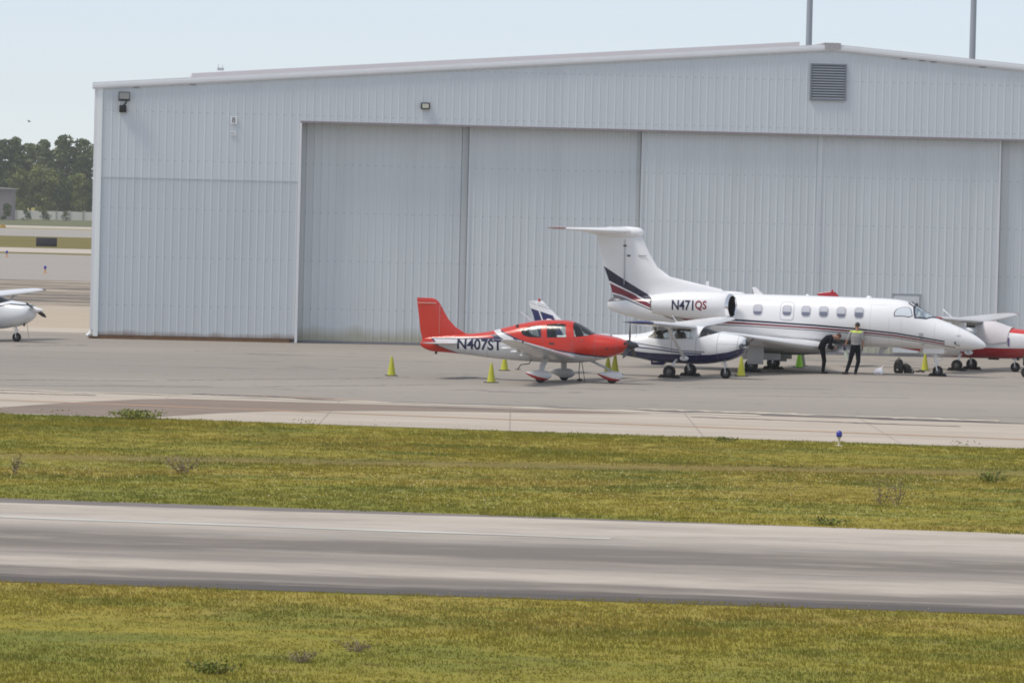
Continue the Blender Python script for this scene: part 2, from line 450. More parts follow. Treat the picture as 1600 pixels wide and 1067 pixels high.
def taxi_mat(width):
    t = NT("tyre streaked pavement"); x, y, z = t.xyz()
    w = t.noise(1.0, t.scaled((0.09, 0.24, 1)), 6, 0.6); w2 = t.noise(1.0, t.scaled((0.45, 0.9, 1)), 7, 0.7)
    v = t.math('DIVIDE', y, width)                       # 0 near edge .. 1 far edge
    v = t.math('ADD', v, t.math('MULTIPLY_ADD', w, 0.20, -0.10))
    v = t.math('ADD', v, t.math('MULTIPLY_ADD', w2, 0.06, -0.03), clamp=True)
    lt = (0.47, 0.42, 0.365); md = (0.31, 0.278, 0.245); dk = (0.115, 0.10, 0.088)
    c = t.ramp(v, [(0.0, dk), (0.065, (0.12, 0.103, 0.09)), (0.085, (0.25, 0.22, 0.19)), (0.11, (0.18, 0.157, 0.136)), (0.16, (0.20, 0.175, 0.152)), (0.20, (0.44, 0.388, 0.33)), (0.27, (0.42, 0.37, 0.315)), (0.32, (0.25, 0.22, 0.195)),
                   (0.38, (0.26, 0.228, 0.196)), (0.44, (0.17, 0.149, 0.13)), (0.56, (0.185, 0.162, 0.14)), (0.64, md), (0.72, (0.41, 0.362, 0.31)), (0.80, lt), (0.88, (0.42, 0.37, 0.315)), (0.97, (0.50, 0.44, 0.375))])
    s = t.noise(1.0, t.scaled((0.32, 0.85, 1)), 8, 0.7)
    c = t.mix(t.mul(t.ramp(s, [(0.46, 0), (0.68, 1)]), 0.42), c, (0.15, 0.132, 0.118))
    c = t.mix(t.mul(t.ramp(t.noise(1.0, t.scaled((0.22, 0.7, 1)), 7, 0.68), [(0.50, 0), (0.70, 1)]), 0.38), c, (0.50, 0.435, 0.365))
    fine = t.noise(1.0, t.scaled((1.4, 3.2, 1)), 6, 0.75)
    c = t.mix(t.mul(t.ramp(fine, [(0.48, 0), (0.70, 1)]), 0.14), c, (0.16, 0.142, 0.128))
    edge = t.math('ADD', y, t.math('MULTIPLY_ADD', t.noise(0.5, t.scaled((0.3, 1, 1))), 0.9, -0.45))
    c = t.mix(t.mul(t.lt(edge, 1.0), 0.75), c, (0.085, 0.075, 0.072))
    far = t.gt(edge, width - 0.45)
    c = t.mix(t.mul(far, 0.8), c, (0.11, 0.098, 0.098))
    n = t.noise(30, None, 4)
    return t.done(c, 0.85, bump=n, bd=0.004, spec=0.25)

def grass_colour(t, soil=0.0):
    """albedo of the meadow as a function of place; shared by the turf and the blades"""
    p = t.scaled((0.55, 1, 1))
    a = t.noise(0.09, p, 5, 0.6); b = t.noise(0.42, p, 5, 0.6); d = t.noise(1.7, None, 4, 0.6)
    c = t.ramp(a, [(0.30, (0.205, 0.215, 0.034)), (0.48, (0.315, 0.268, 0.040)), (0.66, (0.345, 0.262, 0.060))])
    c = t.mix(t.mul(t.ramp(b, [(0.47, 0), (0.62, 1)]), 0.85), c, (0.155, 0.185, 0.030))
    c = t.mix(t.mul(t.ramp(b, [(0.26, 1), (0.42, 0)]), 0.6), c, (0.32, 0.265, 0.045))
    c = t.mix(t.mul(t.ramp(d, [(0.55, 0), (0.72, 1)]), 0.5), c, (0.22, 0.145, 0.065))
    e = t.noise(5.5, t.scaled((0.8, 1, 1)), 4, 0.65)
    c = t.mix(t.mul(t.ramp(e, [(0.50, 0), (0.70, 1)]), 0.26), c, (0.16, 0.135, 0.04))
    c = t.mix(t.mul(t.ramp(e, [(0.34, 1), (0.46, 0)]), 0.4), c, (0.27, 0.255, 0.075))
    # mower rut: a worn brown line running along the meadow
    x, y, z = t.xyz()
    dist = t.math('ABSOLUTE', t.math('SUBTRACT', t.math('SUBTRACT', y, t.math('MULTIPLY_ADD', x, RUT[1], RUT[0])), t.math('MULTIPLY_ADD', t.noise(0.25), 1.6, -0.8)))
    rut = t.ramp(t.math('DIVIDE', dist, 2.2), [(0.30, 1), (1.0, 0)])
    rut = t.mul(rut, t.ramp(t.noise(0.2, t.scaled((0.5, 1, 1)), 4), [(0.30, 0.15), (0.50, 1)]))
    c = t.mix(t.mul(rut, 0.6), c, (0.19, 0.13, 0.055))
    return c

r0, r1 = ground(0, 713), ground(1600, 740)
RUT = (r0.y - r0.x * (r1.y - r0.y) / (r1.x - r0.x), (r1.y - r0.y) / (r1.x - r0.x))

def turf_mats():
    t = NT("meadow turf"); c = grass_colour(t); n = t.noise(7, None, 6, 0.65)
    c = t.mix(t.mul(n, 0.42), c, (0.15, 0.125, 0.045))
    t.done(c, 0.95, bump=n, bd=0.04, bs=0.4, spec=0.1)
    b = NT("meadow grass blades"); c = grass_colour(b)
    gi = b.n("NewGeometry").outputs["Random Per Island"]
    c = b.mix(b.ramp(gi, [(0.0, 0.0), (0.75, 0.10), (0.92, 0.6)]), c, (0.36, 0.30, 0.10))
    c = b.mix(b.mul(b.ramp(gi, [(0.0, 1), (0.25, 0)]), 0.22), c, (0.12, 0.15, 0.028))
    b.done(c, 0.7, spec=0.2)
    # blades let light through
    tr = b.n("BsdfTranslucent"); b.put(tr.inputs[0], c); mx = b.n("MixShader"); mx.inputs[0].default_value = 0.55
    out = [n for n in b.t.nodes if n.type == 'OUTPUT_MATERIAL'][0]
    b.t.links.new(b.b.outputs[0], mx.inputs[1]); b.t.links.new(tr.outputs[0], mx.inputs[2]); b.t.links.new(mx.outputs[0], out.inputs[0])
    return t.m, b.m
TURF, BLADE = turf_mats()

def sheet_metal(name, lo, hi, dirt=0.35, base_stain=None, streak=0.5, lap=None):
    t = NT(name); x, y, z = t.xyz()
    a = t.noise(0.25, None, 4); s = t.noise(1.0, t.scaled((2.2, 1, 0.10)), 5, 0.6)
    c = t.mix(a, lo, hi)
    c = t.mix(t.mul(t.ramp(s, [(0.5, 0), (0.8, 1)]), dirt * streak), c, (0.40, 0.41, 0.40))
    panel = t.n("TexWhiteNoise", noise_dimensions='1D'); t.put(panel.inputs["W"], t.math('FLOOR', t.math('DIVIDE', x, 0.915)))
    c = t.mix(t.mul(panel.outputs["Value"], 0.16), c, (0.50, 0.53, 0.56))
    rowz = t.lt(t.math('PINGPONG', t.math('ADD', z, 0.55), 0.95), 0.016); dots = t.lt(t.math('PINGPONG', t.math('ADD', x, 0.03), 0.1525), 0.05)
    c = t.mix(t.mul(t.mul(rowz, dots), 0.35), c, (0.22, 0.23, 0.25))
    if base_stain:
        col, h = base_stain
        hh = t.math('ADD', z, t.math('MULTIPLY_ADD', t.noise(1.2, t.scaled((1, 1, 0.2)), 4), -h * 1.4, h * 0.5))
        st = t.ramp(t.math('DIVIDE', hh, h), [(0.25, 1), (1.0, 0)])
        c = t.mix(t.mul(st, 0.8), c, col)
    return t.done(c, 0.42, bump=a, bd=0.01, bs=0.15, spec=0.4)
WALL_HI = sheet_metal("white ribbed wall sheet", (0.605, 0.645, 0.68), (0.655, 0.695, 0.73))
WALL_LO = sheet_metal("greyed lower wall sheet", (0.55, 0.588, 0.622), (0.60, 0.638, 0.672), 0.45, base_stain=((0.20, 0.13, 0.09), 0.30))
DOORM = sheet_metal("sliding door sheet", (0.61, 0.645, 0.668), (0.66, 0.695, 0.718), 0.3, base_stain=((0.40, 0.38, 0.27), 0.55), streak=0.7)
TRIM = simple("white metal trim", (0.74, 0.75, 0.77), 0.4, var=0.05, scale=1.5)
TRIMB = simple("bright corner trim", (0.82, 0.86, 0.85), 0.35, var=0.04, scale=1.5)
SOFFIT = simple("dark grey steel", (0.25, 0.25, 0.27), 0.6, var=0.1)  # one even dark grey for door surround, rails and notches
ROOFM = simple("weathered roof sheet", (0.55, 0.48, 0.48), 0.5, var=0.08, scale=0.7)
LOUVRE = simple("louvre blades", (0.36, 0.39, 0.43), 0.45, var=0.06)
LOUVRED = simple("louvre recess", (0.10, 0.105, 0.12), 0.7)
POLE = simple("galvanised pole", (0.34, 0.37, 0.41), 0.5, 0.3, var=0.08, scale=1.2)
LENS = simple("lamp lens", (0.55, 0.55, 0.45), 0.25)
LAMPG = simple("lamp glass front", (0.20, 0.205, 0.20), 0.35)
RUSTY = simple("rusty base angle", (0.22, 0.13, 0.075), 0.85, var=0.35, scale=5)
# ------------------------------------------------------------------ ground, pavements
def poly(name, pts, z, mat, kind='structure'):
    me = bpy.data.meshes.new(name); me.from_pydata([(p[0], p[1], z) for p in pts], [], [tuple(range(len(pts)))]); me.update()
    me.materials.append(mat)
    if me.polygons[0].normal.z < 0: me.flip_normals()
    o = link(name, me); o["kind"] = kind; return o

def line2(p, q):
    """two pixels -> a ground line as (point, unit direction)"""
    a, b = ground(*p), ground(*q); d = (b - a); d.z = 0; return a, d.normalized()

poly("ground", [(-1200, -40), (1200, -40), (1200, 2400), (-1200, 2400)], 0.0, TURF)

aA, dA = line2((0, 646), (1600, 701))         # grass / concrete
aB, dB = line2((0, 610), (1600, 662))         # concrete / asphalt
def on(a, d, s): return a + d * s
f1 = ground(70, 519)
FARY = f1.y
poly("apron", [on(aB, dB, -150)[:2], on(aB, dB, 190)[:2], (230, FARY), (-150, FARY)], 0.004, ASPHALT)
conc = poly("concrete_shoulder", [on(aA, dA, -150)[:2], on(aA, dA, 190)[:2], on(aB, dB, 190)[:2], on(aB, dB, -150)[:2]], 0.008, CONCRETE)
pp = [(-40, 643), (0, 637), (100, 630), (225, 624), (280, 623.5), (400, 627), (700, 635.5), (900, 642), (1020, 647), (900, 646.5), (760, 644), (600, 642), (420, 643), (340, 646), (245, 652), (120, 649), (0, 645)]
bp = [ground(*p) for p in pp]
poly("asphalt_patch", [p[:2] for p in bp], 0.012, BROWN)

def stripe(name, p, q, w, mat, z=0.013, ext=0.0, wob=0.0):
    a, d = line2(p, q); L = (ground(*q) - ground(*p)).length; n = Vector((-d.y, d.x, 0)); N = 40
    m = MB(); rr = random.Random(name + str(p))
    up = []; dn = []
    for i in range(N + 1):
        c = a + d * (-ext + (L + 2 * ext) * i / N) + n * (rr.uniform(-1, 1) * wob)
        k = w * (1 + rr.uniform(-.5, .5) * (1 if wob else 0))
        up.append(c + n * k / 2 + Vector((0, 0, z))); dn.append(c - n * k / 2 + Vector((0, 0, z)))
    for i in range(N): m.add([dn[i], dn[i + 1], up[i + 1], up[i]], [(0, 1, 2, 3)])
    o = m.build(name, mat, smooth=False); o["kind"] = 'structure'; return o
stripe("pavement_line", (0, 662), (1600, 688), 0.28, OLDORANGE, ext=0) if False else None
stripe("pavement_line", (640, 650), (1600, 687), 0.30, OLDORANGE, 0.016, 20)
stripe("pavement_line", (380, 618), (900, 641), 0.34, OLDORANGE, 0.016)
stripe("pavement_line", (1080, 652), (1500, 667), 0.30, TARLINE, 0.016, 0, 0.10)
stripe("pavement_line", (640, 636), (830, 642.5), 0.34, TARLINE, 0.016, 0, 0.08)
stripe("pavement_line", (0, 614.5), (150, 618), 0.40, TARLINE, 0.016, 0, 0.14)
stripe("pavement_line", (300, 615.5), (520, 623), 0.30, TARLINE, 0.016, 0, 0.14)
stripe("pavement_line", (1000, 642), (1600, 662.5), 0.75, TARLINE, 0.017, 10, 0.22)
stripe("pavement_line", (1000, 640), (1560, 658.5), 0.55, PALELINE, 0.018, 0, 0.25)
stripe("pavement_line", (0, 609), (640, 631), 0.50, PALELINE, 0.018, 10, 0.25)

CRK = simple("dark pavement crack", (0.15, 0.135, 0.135), 0.9, var=0.3, scale=2)
for p_, q_, w_ in (((0, 594), (98, 594), .20), ((104, 594.6), (240, 595.5), .16), ((260, 594.5), (520, 591.5), .16), ((400, 604.5), (700, 601), .16), ((0, 602.5), (330, 604), .18), ((690, 591.8), (775, 590.5), .34), ((530, 592), (640, 589.6), .14),
                   ((300, 548), (470, 549), .14), ((760, 612), (860, 615), .2), ((930, 598.5), (1040, 592), .24), ((1085, 606), (1300, 608), .14), ((1150, 618), (1420, 622), .16), ((20, 540.5), (140, 539.5), .2), ((1330, 596), (1590, 604), .14), ((860, 607), (1010, 609), .15)):
    stripe("pavement_crack", p_, q_, w_, CRK, 0.007, 0, w_ * .8)

# taxiway between the two meadows: local x along it, local y across
tN, dN = line2((0, 909), (1600, 961)); tF, dF = line2((0, 778), (1600, 834.5))
mid = tN + dN * 6; w0 = (tF + dF * 12 - mid); nn = Vector((-dN.y, dN.x, 0)); TW = abs(w0.dot(nn))
ang = math.atan2(dN.y, dN.x)
def to_local(p): q = p - tN; return (q.dot(dN), q.dot(nn))
quad = [on(tN, dN, -150), on(tN, dN, 180), on(tF, dF, 180), on(tF, dF, -150)]
tw = poly("taxiway", [to_local(p) for p in quad], 0.006, taxi_mat(TW))
tw.location = (tN.x, tN.y, 0); tw.rotation_euler = (0, 0, ang)
WPAINT = strip_paint("worn white line paint", (0.55, 0.55, 0.51), 0.47)
stripe("pavement_line", (0, 808), (955, 842), 0.42, WPAINT, 0.012, 0)

# far pavements and verges seen left of the hangar
def band(name, y0, y1, mat, z=0.004, px=70, x0=-500, x1=120):
    a, b = ground(px, y0), ground(px, y1)
    return poly(name, [(x0, a.y), (x1, a.y), (x1, b.y), (x0, b.y)], z, mat)
SCRUB = NT("bare sandy verge"); _n = SCRUB.noise(1.0, SCRUB.scaled((0.10, 0.30, 1)), 7, 0.72)
SCRUB = SCRUB.done(SCRUB.ramp(_n, [(0.42, (0.10, 0.088, 0.078)), (0.5, (0.24, 0.20, 0.16)), (0.57, (0.38, 0.32, 0.25))]), 0.9, spec=0.2)
SAND = simple("bleached sandy strip", (0.40, 0.335, 0.26), 0.9, var=0.15, scale=0.3)
PALE = simple("bleached concrete", (0.44, 0.385, 0.325), 0.9, var=0.08, scale=0.2)
FARASPH = simple("far asphalt", (0.30, 0.272, 0.24), 0.9, var=0.08, scale=0.08)
DRY = NT("dry far grass"); _n = DRY.noise(0.05, DRY.scaled((0.4, 1, 1)), 5)
DRY = DRY.done(DRY.ramp(_n, [(0.3, (0.13, 0.115, 0.03)), (0.7, (0.19, 0.155, 0.05))]), 0.95, spec=0.1)
band("path", 519, 512, PALE, 0.008)
band("verge", 512, 478, SAND, 0.004)
band("verge", 478, 438, SCRUB, 0.004)
band("runway", 438, 397.5, FARASPH, 0.004)
band("verge", 397.5, 395, DRY, 0.006)
band("taxiway", 395, 388, PALE, 0.004)
band("verge", 388, 370, DRY, 0.006)
band("taxiway", 370, 358, FARASPH, 0.004, x0=-800)
band("path", 357, 353.5, PALE, 0.008, x0=-800)
band("verge", 353.5, 338, simple("far mown grass", (0.10, 0.105, 0.035), 0.95, scale=0.02), 0.004, x0=-900)

# ------------------------------------------------------------------ hangar
HL = ground(147, 529); HANG = R(4.5)
hang = thing("hangar", "big white ribbed metal hangar with a gable roof and tall sliding doors", "hangar", HL, HANG)
hdir = Vector((math.cos(HANG), math.sin(HANG), 0)); hn = Vector((-hdir.y, hdir.x, 0))
def hu(px, py):
    d = ray(px, py); t = (HL - CAM).dot(hn) / d.dot(hn); p = CAM + d * t
    return (p - HL).dot(hdir), p.z
uP, zP = hu(1300, 71)                 # ridge
_, zE = hu(150, 131)                  # eave
zE += 0.02
W = 2 * uP; slope = (zP - zE) / uP; zP2 = zP
def roofz(u): return zE + slope * (u if u < uP else W - u)
uD0, zD = hu(472, 188); _, zDb = hu(1590, 219); zD = (zD + zDb) / 2
uD1 = W - uD0
seams = [uD0] + [hu(p, 300)[0] for p in (735, 1004, 1281, 1565)]
pw = (seams[4] - seams[1]) / 3
seams += [seams[4] + pw, uD1 if uD1 > seams[4] + pw * 1.3 else seams[4] + 2 * pw]
uD1 = seams[6]

def ribbed(u0, u1, zb, zt, y, mb=None, pitch=0.305, h=0.010, w=0.045, ph=0.1):
    """a ribbed sheet facing -y; zb, zt give bottom and top height at u"""
    mb = mb or MB(); prof = [(u0, 0)]
    u = u0 + ph
    while u + w * 2 < u1:
        prof += [(u, 0), (u + w * 0.55, -h), (u + w * 1.35, -h), (u + w * 1.9, 0)]; u += pitch
    if u0 < uP < u1: pass
    prof.append((u1, 0))
    bot = [(a, y + b, zb(a)) for a, b in prof]; top = [(a, y + b, zt(a)) for a, b in prof]
    n = len(prof); vs = bot + top
    return mb.add(vs, [(i, i + 1, n + i + 1, n + i) for i in range(n - 1)])
LAP = hu(300, 279)[1]
BASE = 0.16
ribbed(0.06, uD0 - 0.05, lambda u: BASE, lambda u: LAP, 0.0).build("wall_panel", WALL_LO, hang, smooth=False)
m = ribbed(0.06, uD0 - 0.05, lambda u: LAP - 0.03, lambda u: roofz(u) - 0.05, -0.016, ph=0.1)
n_ = int((uD0 - 0.15) / 0.305)
ribbed(uD0 - 0.05, uD1 + 0.05, lambda u: zD, lambda u: roofz(u) - 0.05, -0.016, m, ph=0.15)
m.build("wall_panel", WALL_HI, hang, smooth=False)
ribbed(uD1 + 0.05, W - 0.06, lambda u: BASE, lambda u: roofz(u) - 0.05, 0.0).build("wall_panel", WALL_LO, hang, smooth=False)
m = MB(); m.box(-0.10, uD0, 0.02, 0.5, 0.0, BASE - 0.003); m.cut(); m.box(-0.22, -0.101, -0.05, 0.5, 0.0, 0.11); m.build("base_curb", RUSTY, hang, smooth=False)
m = MB(); m.box(uD1, W + 0.1, 0.02, 0.5, 0.0, BASE - 0.003); m.build("base_curb", RUSTY, hang, smooth=False)
# side and back walls close the shell
D_ = 45.0
m = MB()
m.add([(0.02, 0.06, 0), (0.02, D_, 0), (0.02, D_, zE - 0.02), (0.02, 0.06, zE - 0.02)], [(0, 1, 2, 3)])
m.add([(W - .02, 0.06, 0), (W - .02, D_, 0), (W - .02, D_, zE - 0.02), (W - .02, 0.06, zE - 0.02)], [(3, 2, 1, 0)])
m.add([(0.02, D_, 0), (W - .02, D_, 0), (W - .02, D_, zE - 0.02), (uP, D_, zP - 0.02), (0.02, D_, zE - 0.02)], [(0, 1, 2, 3, 4)])
m.build("wall", WALL_LO, hang, smooth=False)
# door-head soffit, jambs, back of the pocket, threshold
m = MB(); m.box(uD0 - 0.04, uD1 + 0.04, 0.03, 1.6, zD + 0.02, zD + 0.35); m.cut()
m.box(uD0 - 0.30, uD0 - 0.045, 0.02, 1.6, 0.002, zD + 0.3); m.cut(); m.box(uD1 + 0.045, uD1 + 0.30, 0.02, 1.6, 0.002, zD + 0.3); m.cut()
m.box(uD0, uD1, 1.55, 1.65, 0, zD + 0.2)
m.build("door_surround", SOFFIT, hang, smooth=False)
m = MB(); m.box(uD0 - 0.06, uD1 + 0.06, -0.062, 0.02, zD - 0.07, zD + 0.0); m.build("drip_edge", simple("dull mauve drip edge", (0.30, 0.26, 0.28), 0.6), hang, smooth=False)
m = MB(); m.box(uD0 - 0.10, uD0 - 0.0, -0.056, 0.30, BASE - .15, zD - 0.072); m.build("jamb_trim", TRIM, hang, smooth=False)
SEAMSHADE = sheet_metal("grey seam shade", (0.54, 0.565, 0.58), (0.58, 0.605, 0.62), 0.3)  # greyer door sheet, holds the shade painted at the door overlaps
# doors on staggered tracks
REC = [0.80, 0.54, 0.28, 0.31, 0.54, 0.80]
for i in range(6):
    a, b = seams[i], seams[i + 1]; y = REC[i]
    if i in (1, 2): a -= 0.05
    if i == 0: b += 0.25
    if i == 1: b += 0.25
    if i in (4, 5): a -= 0.25
    if i == 5: b -= 0.02
    m = MB(); ribbed(a + 0.09, b - 0.09, lambda u: 0.10, lambda u: zD + 0.05, y, m, ph=0.12, h=0.017, w=0.05)
    m.box(a + 0.004, b - 0.004, y + 0.012, y + 0.14, 0.05, zD + 0.05)
    p = m.build("sliding_door", DOORM, hang, smooth=False)
    e = MB(); e.box(a + 0.002, a + 0.088, y - 0.040, y + 0.011, 0.05, zD + 0.04); e.cut(); e.box(b - 0.088, b - 0.002, y - 0.040, y + 0.011, 0.05, zD + 0.04)
    e.build("door_edge", TRIM if i == 3 else DOORM, p, smooth=False)
    if i in (0, 1):
        k = MB(); k.box(seams[i + 1] - (.30 if i == 0 else .20), seams[i + 1] - .06, y - 0.052, y - 0.041, 0.06, zD + 0.03); k.build("seam_shade_strip", SEAMSHADE, p, smooth=False)  # thin strip painted as shade beside the door in front
    if i in (4, 5):
        k = MB(); k.box(seams[i] + .06, seams[i] + .34, y - 0.052, y - 0.041, 0.06, zD + 0.03); k.build("seam_shade_strip", SEAMSHADE, p, smooth=False)
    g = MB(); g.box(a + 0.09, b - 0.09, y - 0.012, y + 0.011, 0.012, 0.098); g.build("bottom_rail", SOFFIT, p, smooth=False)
    if i == 3:
        ua, za = hu(1399, 459.5); ub, zb_ = hu(1438, 461); y -= 0.05
        k = MB(); k.box(ua, ub, y - 0.025, y + 0.045, 0.15, za - 0.06); dd = k.build("access_door", simple("door leaf paint", (0.64, 0.665, 0.69), 0.4), p, smooth=False)
        k = MB(); k.box(ua - 0.08, ub + 0.08, y - 0.03, y + 0.04, za - 0.05, za + 0.02); k.box(ub + 0.005, ub + 0.06, y - 0.03, y + 0.04, 0.15, za - 0.052)
        k.build("door_frame", simple("dull door frame", (0.36, 0.38, 0.40), 0.5), dd, smooth=False)
        k = MB(); k.box(ub - 0.14, ub - 0.06, y - 0.09, y - 0.026, za - 0.55, za - 0.35); k.build("handle", DARKMET, dd, smooth=False)
# roof
m = MB(); OV = 0.22
def rslab(m, u0, u1, y0, y1, dz0, dz1):
    us = [u0] + ([uP] if u0 < uP < u1 else []) + [u1]
    for a, b in zip(us[:-1], us[1:]):
        za, zb = roofz(max(min(a, W), 0)) + (slope * a if a < 0 else 0), roofz(max(min(b, W), 0)) + (slope * (W - b) if b > W else 0)
        vs = [(a, y0, za + dz0), (b, y0, zb + dz0), (b, y1, zb + dz0), (a, y1, za + dz0), (a, y0, za + dz1), (b, y0, zb + dz1), (b, y1, zb + dz1), (a, y1, za + dz1)]
        m.add(vs, [(0, 3, 2, 1), (4, 5, 6, 7), (0, 1, 5, 4), (1, 2, 6, 5), (2, 3, 7, 6), (3, 0, 4, 7)])
rslab(m, -0.2, W + 0.2, 0.0, D_ + 0.2, -0.045, 0.03); m.build("roof", ROOFM, hang, smooth=False)
m = MB(); rslab(m, 3.6, uP - 1.2, 0.7, D_, 0.034, 0.215); m.build("roof_overlay", simple("pale roof overlay sheet", (.62, .60, .62), .5, var=.06, scale=.5), hang, smooth=False)
m = MB(); rslab(m, -0.28, W + 0.28, -0.11, -0.001, -0.215, 0.045); rslab(m, -0.28, W + 0.28, -0.15, -0.111, -0.16, -0.05)
m.build("rake_trim", TRIM, hang, smooth=False)
m = MB(); m.box(uP - 0.30, uP + 0.32, -0.17, -0.151, zP - 0.17, zP + 0.06, 0.0); m.cut(); m.box(uP - 0.32, uP + 0.34, -0.172, D_, zP + 0.048, zP + 0.085)
m.build("ridge_cap", simple("stained ridge cap", (0.42, 0.40, 0.41), 0.6, var=0.5, scale=9), hang, smooth=False)
m = MB(); m.box(-0.06, 0.13, -0.062, 0.13, 0.1, zE - 0.19); m.build("corner_trim", TRIMB, hang, smooth=False)
m = MB(); m.box(-0.185, -0.061, -0.03, 0.12, 0.35, zE - 0.19); m.tube([(-0.12, 0.05, 0.36), (-0.16, 0.02, 0.2), (-0.30, -0.02, 0.1)], 0.07, 8); m.build("downspout", TRIM, hang, smooth=False)
# gutter hangers / dark notches under the rake
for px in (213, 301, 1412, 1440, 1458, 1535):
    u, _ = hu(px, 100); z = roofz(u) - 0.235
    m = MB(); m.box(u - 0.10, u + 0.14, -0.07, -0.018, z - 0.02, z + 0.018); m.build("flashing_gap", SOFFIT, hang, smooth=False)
# louvred vent
u0, z1 = hu(1268.5, 102); u1, z0 = hu(1319, 156)
m = MB(); m.box(u0, u1, -0.05, -0.04, z0, z1); lv = m.build("louvre_vent", LOUVRED, hang, smooth=False)
m = MB(); fw = 0.06
m.box(u0 - fw, u1 + fw, -0.12, -0.019, z1, z1 + fw); m.box(u0 - fw, u1 + fw, -0.12, -0.019, z0 - fw, z0); m.box(u0 - fw, u0, -0.12, -0.019, z0, z1); m.box(u1, u1 + fw, -0.12, -0.019, z0, z1)
m.build("frame", simple("vent frame", (0.20, 0.22, 0.26), 0.5), lv, smooth=False)
m = MB(); N = 13
for k in range(N):
    z = z0 + (z1 - z0) * (k + 0.5) / N; hh = (z1 - z0) / N * 0.55
    m.add([(u0, -0.115, z - hh * .55), (u1, -0.115, z - hh * .55), (u1, -0.055, z + hh * .5), (u0, -0.055, z + hh * .5), (u0, -0.115, z - hh * .7), (u1, -0.115, z - hh * .7), (u1, -0.055, z + hh * .35), (u0, -0.055, z + hh * .35)],
          [(0, 1, 2, 3), (7, 6, 5, 4), (0, 4, 5, 1), (2, 6, 7, 3)])
m.build("slat", LOUVRE, lv, smooth=False)
# number plates
SIGNW = simple("white sign plate", (0.80, 0.82, 0.84), 0.5, var=0.03)
INK = simple("black sign ink", (0.02, 0.02, 0.025), 0.5)
def plate(px, py, w, h, txt, th, ink):
    u, z = hu(px, py); m = MB(); m.box(u - w / 2, u + w / 2, -0.075, -0.052, z - h / 2, z + h / 2); p = m.build("number_plate", SIGNW, hang, smooth=False)
    m = MB(); m.bm(text_bm(txt, th, 0.0), Matrix.Translation((u, -0.079, z)) @ Matrix.Rotation(R(90), 4, 'X')); m.build("lettering", ink, p, smooth=False)
plate(365, 188, 0.27, 0.30, "8", 0.215, INK)
plate(364, 208.5, 0.24, 0.17, "501", 0.10, simple("faded sign ink", (0.25, 0.26, 0.28), 0.6))
# lamps bolted on the gable wall
def on_wall(u, z, y=0.0): return HL + hdir * u + hn * y + Vector((0, 0, z))
u, z = hu(191, 172)
fl = thing("floodlight", "dark bracket floodlight with a tilted square head near the left hangar corner", "floodlight", on_wall(u, z, -0.05), HANG)
m = MB(); m.box(-0.12, 0.16, -0.16, 0.0, -0.10, 0.18, 0.015); m.build("junction_box", BLACK, fl)
m = MB(); m.tube([(0.05, -0.10, 0.18), (0.14, -0.16, 0.26), (0.16, -0.22, 0.42)], 0.035, 8); m.build("arm", DARKMET, fl)
a = Matrix.Translation((0.10, -0.27, 0.52)) @ Matrix.Rotation(R(-18), 4, 'X')
def boxm(x0, x1, y0, y1, z0, z1):
    bm = bmesh.new(); bmesh.ops.create_cube(bm, size=1)
    for v in bm.verts: v.co = Vector(((x0 + x1) / 2 + v.co.x * (x1 - x0), (y0 + y1) / 2 + v.co.y * (y1 - y0), (z0 + z1) / 2 + v.co.z * (z1 - z0)))
    return bm
m = MB(); m.bm(boxm(-0.26, 0.20, -0.07, 0.07, -0.17, 0.17), a); hd = m.build("lamp_head", DARKMET, fl, smooth=False)
m = MB(); m.bm(boxm(-0.22, 0.165, -0.085, -0.071, -0.13, 0.125), a); m.build("lens", LAMPG, hd, smooth=False)
u, z = hu(664.5, 166)
wl = thing("wall_light", "small dark framed rectangular wall light above the leftmost sliding door", "wall light", on_wall(u, z, -0.05), HANG)
m = MB(); m.box(-0.18, 0.18, -0.14, 0.0, -0.13, 0.13, 0.01); m.build("housing", DARKMET, wl)
m = MB(); m.box(-0.125, 0.125, -0.158, -0.141, -0.085, 0.085); m.build("lens", LENS, wl, smooth=False)
# small mast on the roof
u, z = hu(345, 116)
an = thing("roof_antenna", "tiny twin rod antenna standing on the hangar roof above number eight", "antenna", on_wall(u, roofz(u) + 0.302, 2.0), HANG)
m = MB(); m.box(-0.10, 0.16, -0.06, 0.06, -0.001, 0.10); m.build("base", GREYPAINT, an, smooth=False)
m = MB(); m.tube([(-0.06, 0, 0.1), (-0.06, 0, 0.24)], 0.012, 6); m.cut(); m.tube([(0.10, 0, 0.1), (0.10, 0, 0.22)], 0.012, 6); m.build("rod", GREYPAINT, an)

# floodlight masts behind the hangar
def mast(px, lab, yb):
    p = at(px, 40, yb); p.z = 0
    t = thing("light_mast", lab, "light mast", p, 0, "tall light masts behind the hangar")
    s = yb / 260.0
    m = MB(); m.lathe([(0.34 * s, 0), (0.34 * s, 0.04), (0.19 * s, 0.05), (0.165 * s, 12), (0.13 * s, 24.5)], (0, 0, 0), 'z', 20); m.build("pole", POLE, t)
    m = MB(); m.box(-1.3, 1.3, -0.06, 0.06, 24.3, 24.42); m.build("crossarm", POLE, t, smooth=False)
    for k in (-1.1, -0.4, 0.4, 1.1):
        m = MB(); m.box(k - 0.22, k + 0.22, -0.35, -0.07, 24.05, 24.5, 0.03); m.build("lamp_head", DARKMET, t)
mast(1264.5, "tall grey light mast rising behind the hangar ridge beside the louvred vent", 268)
mast(1520.5, "tall grey light mast rising behind the hangar roof at the right corner", 268)
# ------------------------------------------------------------------ aircraft
def pxm(px, py): return (py - 0.0245 * (px - 800) - YH) / H      # pixels per metre for something standing at a pixel

